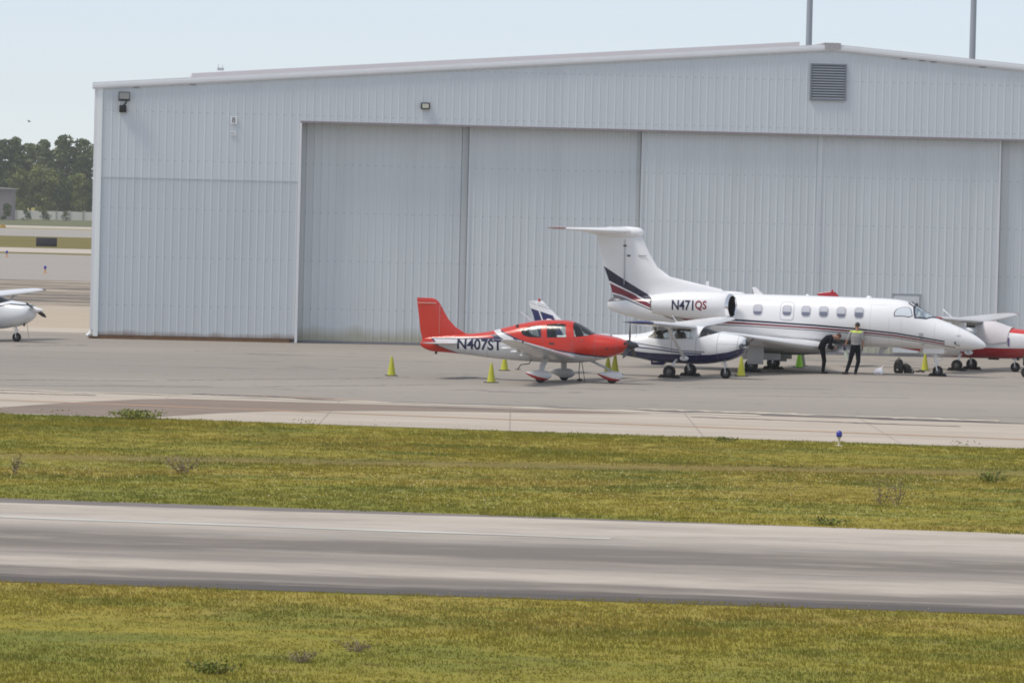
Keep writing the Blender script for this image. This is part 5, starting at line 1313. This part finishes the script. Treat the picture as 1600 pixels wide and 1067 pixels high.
m = MB(); m.add([(.05, -.02, .25), (.11, -.03, .26), (.19, -.02, .36), (.13, .02, .31), (.05, .01, .24), (.11, .0, .25), (.19, .01, .35), (.13, .05, .30)], [(0, 1, 2, 3), (7, 6, 5, 4), (0, 4, 5, 1), (1, 5, 6, 2), (2, 6, 7, 3), (3, 7, 4, 0)]); m.build("handle", BAGW, t)
m = MB(); m.box(-.13, .05, -.155, -.12, .05, .12, .01); m.build("printed_patch", simple("pale bag print", (.55, .50, .52), .5), t)
BAGB = simple("black nylon", (.011, .011, .013), .65, var=.4, scale=14, bump=.02)
t = thing("backpack", "upright black backpack standing on the apron, left of the slumped one", "backpack", ground(1404.5, 583.2))
blob([((0, 0), .13, .10, .004), ((0, 0), .165, .14, .06), ((-.01, 0), .155, .14, .22), ((-.01, 0), .15, .12, .38), ((-.015, 0), .115, .09, .47), ((-.02, 0), .05, .05, .51)], 24, .07, 5).build("bag", BAGB, t)
m = MB(); m.box(-.11, .09, -.185, -.12, .06, .26, .025); m.build("pocket", BAGB, t)
m = MB(); m.tube([(-.05, 0, .49), (-.04, -.01, .555), (.02, -.01, .555), (.03, 0, .49)], .013, 8); m.build("handle", BAGB, t)
m = MB(); m.tube([(-.14, -.08, .42), (-.185, -.10, .26), (-.17, -.09, .06)], .018, 8, flat=(1, .5)); m.build("strap", BAGB, t)
m = MB(); m.box(-.10, -.05, -.192, -.186, .10, .16); m.build("tag", simple("pale luggage tag", (.5, .5, .5), .5), t, smooth=False)
t = thing("backpack", "slumped black bag leaning against the upright backpack on the apron", "backpack", ground(1419, 583.4))
blob([((.0, 0), .17, .11, .004), ((.02, 0), .20, .14, .07), ((-.02, 0), .17, .14, .18), ((-.06, 0), .13, .11, .28), ((-.09, 0), .08, .07, .34), ((-.10, 0), .03, .03, .365)], 24, .10, 8).build("bag", BAGB, t)
m = MB(); m.tube([(.08, -.12, .22), (.15, -.13, .14), (.13, -.13, .04)], .016, 8, flat=(1, .5)); m.build("strap", simple("grey webbing", (.35, .34, .34), .7), t)
m = MB(); m.tube([(.22, 0, .05), (.32, -.02, .035), (.42, .02, .05), (.50, .0, .03), (.58, .03, .025)], [.022, .035, .026, .03, .014], 8); o = m.build("cable", BAGB); o.location = ground(1420, 581.5)
tag(o, "short black cable lying between the slumped bag and the cone under the jet's nose", "cable")

# ------------------------------------------------------------------ chocks
CHOCK = simple("black rubber chock", (.016, .016, .018), .85, var=.3)
def chock(root, x, y, k, label, sz=1.0):
    S = root.scale[0]; a = root.rotation_euler[2]; p = root.location + Matrix.Rotation(a, 3, 'Z') @ Vector((x * S, y * S, 0))
    m = MB(); L, W_, Hh = .17 * sz, .11 * sz, .12 * sz
    sec = [(-W_, .004), (W_, .004), (W_ * .25, Hh), (-W_ * .55, Hh * .9)] if k > 0 else [(-W_, .004), (W_, .004), (W_ * .55, Hh * .9), (-W_ * .25, Hh)]
    m.loft([[Vector((u, -L, v)) for u, v in sec], [Vector((u, L, v)) for u, v in sec]]); o = m.build("wheel_chock", CHOCK, None, smooth=False)
    o.location = p; o.rotation_euler = (0, 0, a); tag(o, label, "wheel chock", "black rubber wheel chocks")
    return o
for rt_, x, y, r_, nm in ((AIR_JET, 6.25, 0, .185, "the jet's nose wheel"), (AIR_JET, 0, 2.0, .235, "the jet's far main wheel"), (AIR_JET, 0, -2.0, .235, "the jet's near main wheel"),
                      (AIR_BLUE, 0, -1.28, .215, "the navy bellied airplane's near main wheel"), (AIR_BLUE, 0, 1.28, .215, "the navy bellied airplane's far main wheel"),
                      (AIR_RIGHT, 0, -1.05, .205, "the red bellied airplane's near main wheel"), (AIR_RIGHT, 0, 1.05, .205, "the red bellied airplane's far main wheel")):
    for k, w in ((1, "in front of"), (-1, "behind")):
        chock(rt_, x + k * (r_ + .03), y, k, "black rubber chock set %s %s" % (w, nm))
chock(AIR_RED, .58, 1.5, 1, "black rubber chock in front of the red airplane's far main wheel", .7)

# ------------------------------------------------------------------ cart at the right edge
P = ground(1604, 590.8)
t = thing("ground_cart", "dark wheeled ground cart cut off by the right edge, beside the red bellied airplane", "cart", P, R(-12))
wheel(t, 0, 0, .20, .14, RUBBER, RIM); wheel(t, 0, 1.0, .20, .14, RUBBER, RIM); wheel(t, 1.3, 0, .20, .14, RUBBER, RIM); wheel(t, 1.3, 1.0, .20, .14, RUBBER, RIM)
m = MB(); m.box(-.05, 1.4, .12, .88, .30, .42, .02); m.build("chassis", DARKMET, t)
m = MB(); m.box(-.16, 1.2, .10, .90, .421, .80, .05); m.build("housing", simple("dark green grey cart body", (.03, .035, .035), .5), t)
m = MB(); m.tube([(.0, .05, .20), (.0, .05, .40)], .03, 8); m.build("strut", DARKMET, t)

# ------------------------------------------------------------------ edge lights
LBLUE = NT("blue lamp glass"); LBLUE = LBLUE.done((.012, .010, .30), .25, coat=.6)
ORS = simple("orange stake paint", (.60, .24, .06), .6); STK = simple("pale stake", (.55, .50, .36), .6)
def edge_light(px, py, label, k, stake):
    t = thing("edge_light", label, "edge light", ground(px, py), 0, "blue taxiway edge lights", k)
    m = MB(); m.lathe([(.11, .002), (.11, .02), (.03, .03), (.03, .20), (.05, .205), (.05, .235)], (0, 0, 0), 'z', 16); m.build("stem", stake, t)
    m = MB(); m.lathe([(.055, .236), (.075, .25), (.078, .33), (.06, .375), (.03, .395), (.005, .40)], (0, 0, 0), 'z', 18); m.build("lens", LBLUE, t)
edge_light(1310.8, 697, "blue taxiway edge light at the meadow's far edge below the standing person", .95, STK)
edge_light(70.3, 427, "tiny blue edge light on an orange stake, on the grey pavement left of the hangar", 1.35, ORS)
edge_light(10.5, 402, "tiny edge light with an orange stem near the left edge before the far grass strip", 1.5, ORS)
# ------------------------------------------------------------------ far background, left of the hangar
def leaf_mat(name, a, b):
    t = NT(name); gi = t.n("NewGeometry").outputs["Random Per Island"]; n = t.ramp(t.noise(.22, None, 3), [(.38, 0), (.62, 1)])
    c = t.mix(t.math('MULTIPLY_ADD', gi, .35, t.mul(n, .65)), tuple(v * .8 for v in a), tuple(v * 1.15 for v in b)); t.done(c, .75, spec=.2); return t.m
LF = [leaf_mat("dark evergreen leaves", (.055, .088, .036), (.14, .175, .065)), leaf_mat("olive leaves", (.12, .155, .048), (.27, .28, .09)), leaf_mat("grey green leaves", (.08, .115, .05), (.20, .23, .095))]
BARK = simple("grey bark", (.13, .105, .085), .9, var=.25)
def quads(name, c, size, mat, parent, up=.3):
    n = len(c); a = rng.normal(size=(n, 3)); a /= np.linalg.norm(a, axis=1)[:, None]; b = rng.normal(size=(n, 3)); b -= a * (a * b).sum(1)[:, None]; b /= np.linalg.norm(b, axis=1)[:, None]
    s = (size * rng.uniform(.6, 1.3, n))[:, None]; a = a * s; b = b * s * .7
    v = np.stack([c - a - b * .3, c + b, c + a + b * .2, c - b * .9], 1).reshape(-1, 3)
    me = bpy.data.meshes.new(name); me.vertices.add(4 * n); me.vertices.foreach_set("co", v.ravel()); me.loops.add(4 * n); me.loops.foreach_set("vertex_index", np.arange(4 * n)); me.polygons.add(n)
    me.polygons.foreach_set("loop_start", np.arange(n) * 4); me.polygons.foreach_set("loop_total", np.full(n, 4)); me.update(calc_edges=True); me.materials.append(mat); return link(name, me, parent)
def tree(name, label, px, top, base, width, mat, shape='round', group="trees of the far wood", trunk_f=.10, n=4200):
    base += .0245 * (px - 70); p = ground(px, base); h = (base - top) * p.y / F; w = width * p.y / F
    t = thing(name, label, "tree" if shape != 'bush' else "bush", p, rng.uniform(0, 6), group)
    m = MB(); tf = .05 if shape == 'bush' else trunk_f
    m.tube([(0, 0, 0), (.15, .1, h * tf), (0, .2, h * .72)], [h * .02, h * .015, h * .006], 8)
    cl = []; K = 26 if shape != 'bush' else 10
    for k in range(K):
        zf = tf + (1 - tf) * (.06 + .86 * (k + rng.uniform(0, 1)) / K)
        f = (zf - tf) / (1 - tf); rad = w * .5 * {'round': math.sqrt(max(.05, 1 - (2 * f - .95) ** 2)) * .80, 'pine': .25 + .65 * math.sin(math.pi * min(1, .25 + f * .75)), 'bush': math.sqrt(max(.05, 1 - f * f)) * .8, 'dome': math.sqrt(max(.03, 1 - f ** 3)) * .8}[shape] if f > .12 or shape == 'bush' else w * .30
        a = rng.uniform(0, 6.28); q = rng.uniform(.25, .95) * rad
        c = np.array([math.cos(a) * q, math.sin(a) * q, zf * h]); cl.append((c, w * rng.uniform(.14, .25)))
        if k % 2 == 0 and shape != 'bush': m.tube([(0, .1, max(.1, (zf - .12)) * h), tuple(c * .95)], [h * .006, h * .002], 5)
    cl.append((np.array([0, 0, h * .93]), w * .13))
    m.build("trunk", BARK, t)
    pts = []
    for c, r in cl:
        k = int(n / len(cl)); d = rng.normal(size=(k, 3)); d /= np.linalg.norm(d, axis=1)[:, None]; pts.append(c + d * (r * rng.uniform(.45, 1.1, k) ** .6)[:, None] * np.array([1.15, 1.15, .8]))
    P_ = np.concatenate(pts); P_[:, 2] = np.clip(P_[:, 2], .1, h); quads("crown", P_, h * (.018 if shape != 'bush' else .05), mat, t); return t
G = "trees of the far wood"
T = [("broad_tree", "dark flat topped tree at the left edge of the far wood", 2, 214, 339.5, 40, 0, 'dome'), ("broad_tree", "dark small crowned tree, second from the left edge in the far wood", 22, 209, 339.5, 36, 0, 'dome'),
     ("broad_tree", "grey green tree with a sloping crown above the utility pole", 47, 221, 339.5, 40, 2, 'round'), ("broad_tree", "grey green tree with a rounded top right behind the utility pole", 66, 213, 339.5, 36, 2, 'dome'),
     ("broad_tree", "tallest tree of the far wood, with a broad pale crown", 95, 207, 339.5, 44, 2, 'dome'), ("broad_tree", "dark domed tree beside the hangar corner", 130, 215, 339.5, 48, 0, 'dome'),
     ("broad_tree", "dark tree filling the gap between the tallest tree and the domed one", 112, 226, 339.5, 40, 0, 'round'), ("broad_tree", "dark tree under the tallest crown in the middle of the wood", 80, 236, 339.5, 46, 0, 'round'),
     ("broad_tree", "dark tree in the left half of the wood, behind the olive ones", 34, 236, 339.5, 44, 0, 'round'),
     ("broad_tree", "olive tree right of the grey shed's roof", 30, 262, 342, 34, 1, 'round'), ("broad_tree", "olive tree behind the utility pole's foot", 58, 254, 342, 36, 1, 'round'), ("broad_tree", "yellowish olive tree just right of the utility pole", 78, 262, 342, 34, 1, 'round'),
     ("broad_tree", "low dark tree between the olive trees and the hangar", 98, 276, 342, 36, 0, 'round'), ("broad_tree", "olive tree nearest the hangar corner", 122, 270, 342, 34, 1, 'round'), ("broad_tree", "dark leaning tree partly hidden by the hangar corner", 141, 284, 342, 30, 0, 'round'),
     ("broad_tree", "dark tree behind the grey shed", 8, 250, 339.5, 40, 0, 'round')]
for nm, lab, px, tp, bs, wd, mi, sh in T: tree(nm, lab, px, tp, bs, wd, LF[mi], sh)
for px in (-22, -52, -85): tree("broad_tree", "dark tree of the far wood beyond the left edge", px, 222, 339.5, 44, LF[0], 'dome')
for px, bs, tp, wd, lab in ((40, 345, 327, 17, "dark bush in front of the white wall, left one"), (69, 345, 324, 22, "largest dark bush in front of the white wall"), (103, 345, 331, 18, "dark bush in front of the white wall, right one"), (10, 346, 318, 20, "dark bush at the foot of the grey shed")):
    tree("shrub", lab, px, tp, bs, wd, LF[0], 'bush', "bushes along the white wall", n=700)
# white wall, shed, poles
def far_box(px0, px1, py, h, d, z0=0): a, b = ground(px0, py), ground(px1, py); return a, (b.x - a.x), h, d
Yw = ground(75, 343.3).y; a = at(-60, 343, Yw); a.z = 0; w = at(160, 343, Yw).x - a.x
t = thing("boundary_wall", "low white wall running along the foot of the far wood", "wall", a)
m = MB(); m.box(0, w, 0, .3, 0, 1.9); m.build("wall", simple("whitewashed wall", (.60, .58, .53), .8, var=.15, scale=.4), t, smooth=False)
m = MB()
for k in range(0, int(w), 3): m.box(k, k + .4, -.08, -.002, 0, 2.05)
m.build("pier", simple("grey wall pier", (.36, .35, .33), .8), t, smooth=False)
Ys = ground(10, 344).y; a = at(-60, 344, Ys); a.z = 0; b = at(17, 344, Ys); w = b.x - a.x; hh = 54 * a.y / F
t = thing("shed", "grey mauve shed with a low roof at the left edge before the wood", "shed", a)
m = MB(); m.box(0, w, 0, 9, 0, hh * .88); m.build("wall", simple("grey mauve cladding", (.25, .215, .225), .8, var=.1, scale=.3), t, smooth=False)
m = MB(); m.loft([[Vector((-.4, -.4, hh * .885)), Vector((w + .5, -.4, hh * .885)), Vector((w + .5, -.4, hh * .91)), Vector((w * .4, -.4, hh * .97)), Vector((-.4, -.4, hh * .97))], [Vector((-.4, 9.4, hh * .885)), Vector((w + .5, 9.4, hh * .885)), Vector((w + .5, 9.4, hh * .91)), Vector((w * .4, 9.4, hh * .97)), Vector((-.4, 9.4, hh * .97))]])
m.build("roof", simple("pale shed roof", (.30, .27, .28), .7), t, smooth=False)
m = MB(); m.box(w - 3.6, w - 2.6, -.06, -.003, 0, 2.1); m.build("door", DARKMET, t, smooth=False)
PW = simple("weathered pole", (.34, .34, .33), .8, var=.1)
def upole(px, top, base, arm, lab):
    p = ground(px, base); h = (base - top) * p.y / F; t = thing("utility_pole", lab, "pole", p)
    m = MB(); m.lathe([(.24, 0), (.15, h)], (0, 0, 0), 'z', 12); m.build("pole", PW, t)
    if arm:
        m = MB(); m.box(-1.75, 1.75, -.20, -.14, h - .35, h - .05); m.build("crossarm", PW, t, smooth=False)
        for k in (-1.6, -.8, .8, 1.6): m = MB(); m.lathe([(.05, h - .05), (.08, h + .06), (.03, h + .2)], (k, -.17, 0), 'z', 8); m.build("insulator", PW, t)
upole(65.5, 263, 341, True, "pale utility pole with a crossarm before the far wood"); upole(57, 294, 341, False, "thin short pole left of the crossarmed utility pole")
a = ground(52, 388); k = a.y / F
t = thing("airfield_sign", "black back of a wide airfield sign on the grass strip left of the hangar", "sign", ground(56, 387.5)); w, z0, z1 = 33 * k, 2.5 * k, 16.5 * k
m = MB(); m.box(0, w, 0, .18, z0, z1, .03); m.build("panel", simple("black sign back", (.014, .014, .022), .5), t)
for x in (.25 * w, .75 * w): m = MB(); m.tube([(x, .09, 0), (x, .09, z0 + .02)], .05, 8); m.build("leg", GREYPAINT, t)
t = thing("edge_marker", "small orange yellow marker on the far verge at the left edge", "marker", ground(4, 356)); k = ground(4, 356).y / F
m = MB(); m.box(-5 * k, 5 * k, -.2, .2, .0, 3.4 * k, .06); m.build("body", simple("orange yellow marker paint", (.50, .30, .05), .6), t)
m = MB(); m.box(-3 * k, 3 * k, -.16, .16, 3.4 * k, 5.4 * k, .05); m.build("top", simple("dull orange marker top", (.42, .24, .06), .6), t)
# a bird over the wood
t = thing("bird", "tiny dark bird in the sky above the far wood", "bird", at(45.5, 190.5, 420), .5, scale=.7)
m = MB(); m.tube([(-.16, 0, 0), (-.08, 0, .0), (.06, 0, .01), (.16, 0, .02), (.20, 0, .02)], [.01, .045, .055, .035, .01], 8)
for s in (-1, 1): m.add([(.06, 0, .02), (-.06, 0, .02), (-.10, s * .22, .17), (-.02, s * .20, .18), (-.14, s * .40, .10), (.06, 0, .005), (-.06, 0, .005), (-.10, s * .22, .155), (-.02, s * .20, .165), (-.14, s * .40, .095)], [(0, 1, 2, 3), (3, 2, 4), (8, 7, 6, 5), (9, 7, 8)])
m.build("body", simple("dark plumage", (.02, .02, .022), .8), t)

# ------------------------------------------------------------------ meadow grass
def clip_far(p, mg):      # between taxiway far edge and concrete edge
    q = (p[:, 0] - tF.x) * -dF.y + (p[:, 1] - tF.y) * dF.x; s = (p[:, 0] - aA.x) * -dA.y + (p[:, 1] - aA.y) * dA.x
    return (q > mg) & (s < -mg)
def clip_near(p, mg):
    return ((p[:, 0] - tN.x) * -dN.y + (p[:, 1] - tN.y) * dN.x) < -mg
def wave(p, s, seed):
    r_ = np.random.default_rng(seed); out = np.zeros(len(p))
    for k in range(7):
        a = r_.uniform(0, 6.28); f = s * r_.uniform(.5, 2.0); out += np.sin((p[:, 0] * math.cos(a) * .6 + p[:, 1] * math.sin(a)) * f + r_.uniform(0, 6.28))
    return out / 7 * 1.6
def blades(name, label, y0, y1, clip, per, hgt, wid, tuft):
    area = (y1 - y0) * ((y0 + y1) * .23 * .5 + 13); nt_ = int(area * per / tuft)
    y = np.sqrt(rng.uniform(y0 ** 2, y1 ** 2, nt_)); x = rng.uniform(-1, 1, nt_) * (.115 * y + 6.5); c = np.stack([x, y], 1)
    hk = np.clip(.75 + .55 * wave(c, .9, 3) + .25 * rng.normal(size=nt_), .25, 2.0)
    p = np.repeat(c, tuft, 0) + rng.normal(size=(nt_ * tuft, 2)) * .09; hh = np.repeat(hk, tuft) * hgt * rng.uniform(.5, 1.25, nt_ * tuft)
    k = clip(p + np.stack([np.zeros(len(p)), .35 * wave(p, 1.6, 5) + .12 * wave(p, 5, 6)], 1), -.12) & ((np.abs(p[:, 1] - RUT[0] - RUT[1] * p[:, 0] + .5 * wave(p, .5, 9)) > .8) | (rng.random(len(p)) < .25)); p, hh = p[k], hh[k]; n = len(p)
    rut_d = np.abs(p[:, 1] - RUT[0] - RUT[1] * p[:, 0]); hh *= np.where(rut_d < 1.2, .45, 1.0)
    a = rng.uniform(0, 6.28, n); ln = hh * rng.uniform(.15, .8, n); w = wid * rng.uniform(.6, 1.4, n); b = a + 1.57 + rng.normal(size=n) * .5
    v = np.zeros((n, 4, 3)); dx, dy = np.cos(b) * w, np.sin(b) * w
    v[:, 0] = np.stack([p[:, 0] - dx, p[:, 1] - dy, np.zeros(n)], 1); v[:, 1] = np.stack([p[:, 0] + dx, p[:, 1] + dy, np.zeros(n)], 1)
    mx = np.stack([p[:, 0] + np.cos(a) * ln * .35, p[:, 1] + np.sin(a) * ln * .35, hh * .62], 1)
    v[:, 2] = mx + np.stack([dx * .8, dy * .8, 0 * dx], 1); v[:, 3] = np.stack([p[:, 0] + np.cos(a) * ln, p[:, 1] + np.sin(a) * ln, hh], 1)
    me = bpy.data.meshes.new(name); me.vertices.add(4 * n); me.vertices.foreach_set("co", v.ravel()); me.loops.add(4 * n)
    me.loops.foreach_set("vertex_index", np.arange(4 * n)); me.polygons.add(n); me.polygons.foreach_set("loop_start", np.arange(n) * 4); me.polygons.foreach_set("loop_total", np.full(n, 4))
    me.update(calc_edges=True); me.materials.append(BLADE); o = link(name, me); tag(o, label, "grass", kind="stuff"); return o
yN1 = max(tN.y + dN.y * s for s in (-25, 25)) + 2; yF0 = min(tF.y + dF.y * s for s in (-25, 25)) - 3; yF1 = max(aA.y + dA.y * s for s in (-30, 30)) + 5
blades("grass", "short yellow green grass of the meadow nearest the viewer", 54, yN1, clip_near, 460, .044, .0065, 9)
blades("grass", "yellow green meadow grass between the taxiway and the concrete edge", yF0, yF1, clip_far, 260, .048, .0085, 9)
def scatter(name, label, n, ys, clip, h0, h1, size, mat, cat, cluster=.5, per=6, zfun=None):
    c = np.stack([rng.uniform(-.125, .125, n), rng.uniform(*ys, n)], 1); c[:, 0] *= c[:, 1]; c = np.repeat(c, per, 0); c = c + rng.normal(size=c.shape) * np.array([cluster, cluster * 1.3]); c = c[clip(c, .1)]
    z = rng.uniform(h0, h1, len(c)) if zfun is None else zfun(len(c)); o = quads(name, np.concatenate([c, z[:, None]], 1), size, mat, None); tag(o, label, cat, kind="stuff"); return o
FLW = simple("cream flower heads", (.56, .52, .28), .8, var=.2)
yf = ground(500, 772).y
scatter("wildflowers", "cream coloured flower heads along the taxiway's far verge", 480, (yf - 6, yf + 10), clip_far, .07, .17, .015, FLW, "flowers", .45, 6)
scatter("wildflowers", "sparse cream flower heads across the far meadow", 260, (yF0, yF1), clip_far, .06, .15, .013, FLW, "flowers", .6, 4)
scatter("wildflowers", "few cream flower heads in the nearest meadow", 60, (55, yN1), clip_near, .06, .14, .009, FLW, "flowers", .3, 4)
WEED = leaf_mat("dark weed leaves", (.13, .165, .035), (.22, .23, .05)); DRYW = leaf_mat("dry weed stalks", (.20, .16, .10), (.28, .22, .15))
scatter("weeds", "leafy green weed patches in the far meadow", 90, (yF0, yF1), clip_far, .02, .17, .022, WEED, "weeds", .22, 40)
scatter("weeds", "leafy green weed patches in the nearest meadow", 80, (55, yN1), clip_near, .015, .11, .014, WEED, "weeds", .16, 44)
scatter("weeds", "brownish dry seed heads in the far meadow", 110, (yF0, yF1), clip_far, .05, .22, .015, DRYW, "weeds", .30, 22)
scatter("weeds", "brownish dry seed heads in the nearest meadow", 70, (55, yN1), clip_near, .03, .12, .010, DRYW, "weeds", .22, 22)
def weed(px, py, h, w, n, label, mat, stems=7, leaf=.03):
    p = ground(px, py); t = thing("weed_clump", label, "weed", p); m = MB(); pts = []
    for k in range(stems):
        a = rng.uniform(0, 6.28); r_ = w * rng.uniform(.2, 1); e = np.array([math.cos(a) * r_, math.sin(a) * r_, h * rng.uniform(.6, 1)]); m.tube([(e[0] * .2, e[1] * .2, 0), (e[0] * .6, e[1] * .6, e[2] * .6), tuple(e)], [.008, .006, .003], 5)
        f = rng.uniform(.15, 1, n // stems); pts.append(f[:, None] * e + rng.normal(size=(n // stems, 3)) * np.array([w * .22, w * .22, h * .07]))
    m.build("stem", DRYW, t); P_ = np.concatenate(pts); P_[:, 2] = np.clip(P_[:, 2], .02, h); quads("foliage", P_, leaf, mat, t)
weed(215, 655, .24, .8, 700, "wide green weed clump at the meadow's far edge on the left", WEED, 14, .035)
weed(1378, 789, .62, .40, 110, "tall thin dark stalked weed, left of a pair in the far meadow", DRYW, 5, .022); weed(1402, 790, .6, .34, 100, "tall thin dark stalked weed, right of a pair in the far meadow", DRYW, 5, .022)
weed(1548, 754, .22, .40, 300, "bushy green weed clump at the right of the far meadow", WEED, 10, .03); weed(1130, 690, .12, .4, 220, "low green weed clump on the meadow's far edge, right of the propellers", WEED, 10, .03)
weed(22, 742, .42, .18, 90, "thin dark seed stalks at the far meadow's left edge", DRYW, 4, .025); weed(285, 740, .35, .45, 240, "low greyish weed clump in the far meadow's left part", DRYW, 8, .024)
weed(1290, 820, .13, .5, 320, "low bright green clump on the taxiway's far verge", WEED, 9, .028); weed(330, 1052, .16, .36, 460, "dark green leafy clump at the bottom edge of the nearest meadow", WEED, 10, .022)
weed(470, 1035, .18, .28, 260, "grey stalked weed clump in the nearest meadow's left part", DRYW, 8, .014); weed(555, 1018, .15, .3, 260, "purplish seed head clump in the nearest meadow, right of the dark leafy clump", DRYW, 8, .014)

# ------------------------------------------------------------------ the air
HZ = bpy.data.materials.new("thin haze"); HZ.use_nodes = True; t = HZ.node_tree; t.nodes.clear()
o = t.nodes.new("ShaderNodeOutputMaterial"); v = t.nodes.new("ShaderNodeVolumePrincipled"); v.inputs["Color"].default_value = (.93, .95, .98, 1); v.inputs["Density"].default_value = .00011; v.inputs["Anisotropy"].default_value = .3
t.links.new(v.outputs[0], o.inputs["Volume"])
m = MB(); m.box(-1300, 1300, -60, 2500, -1, 60); hz = m.build("haze", HZ, None, smooth=False); hz["kind"] = "stuff"
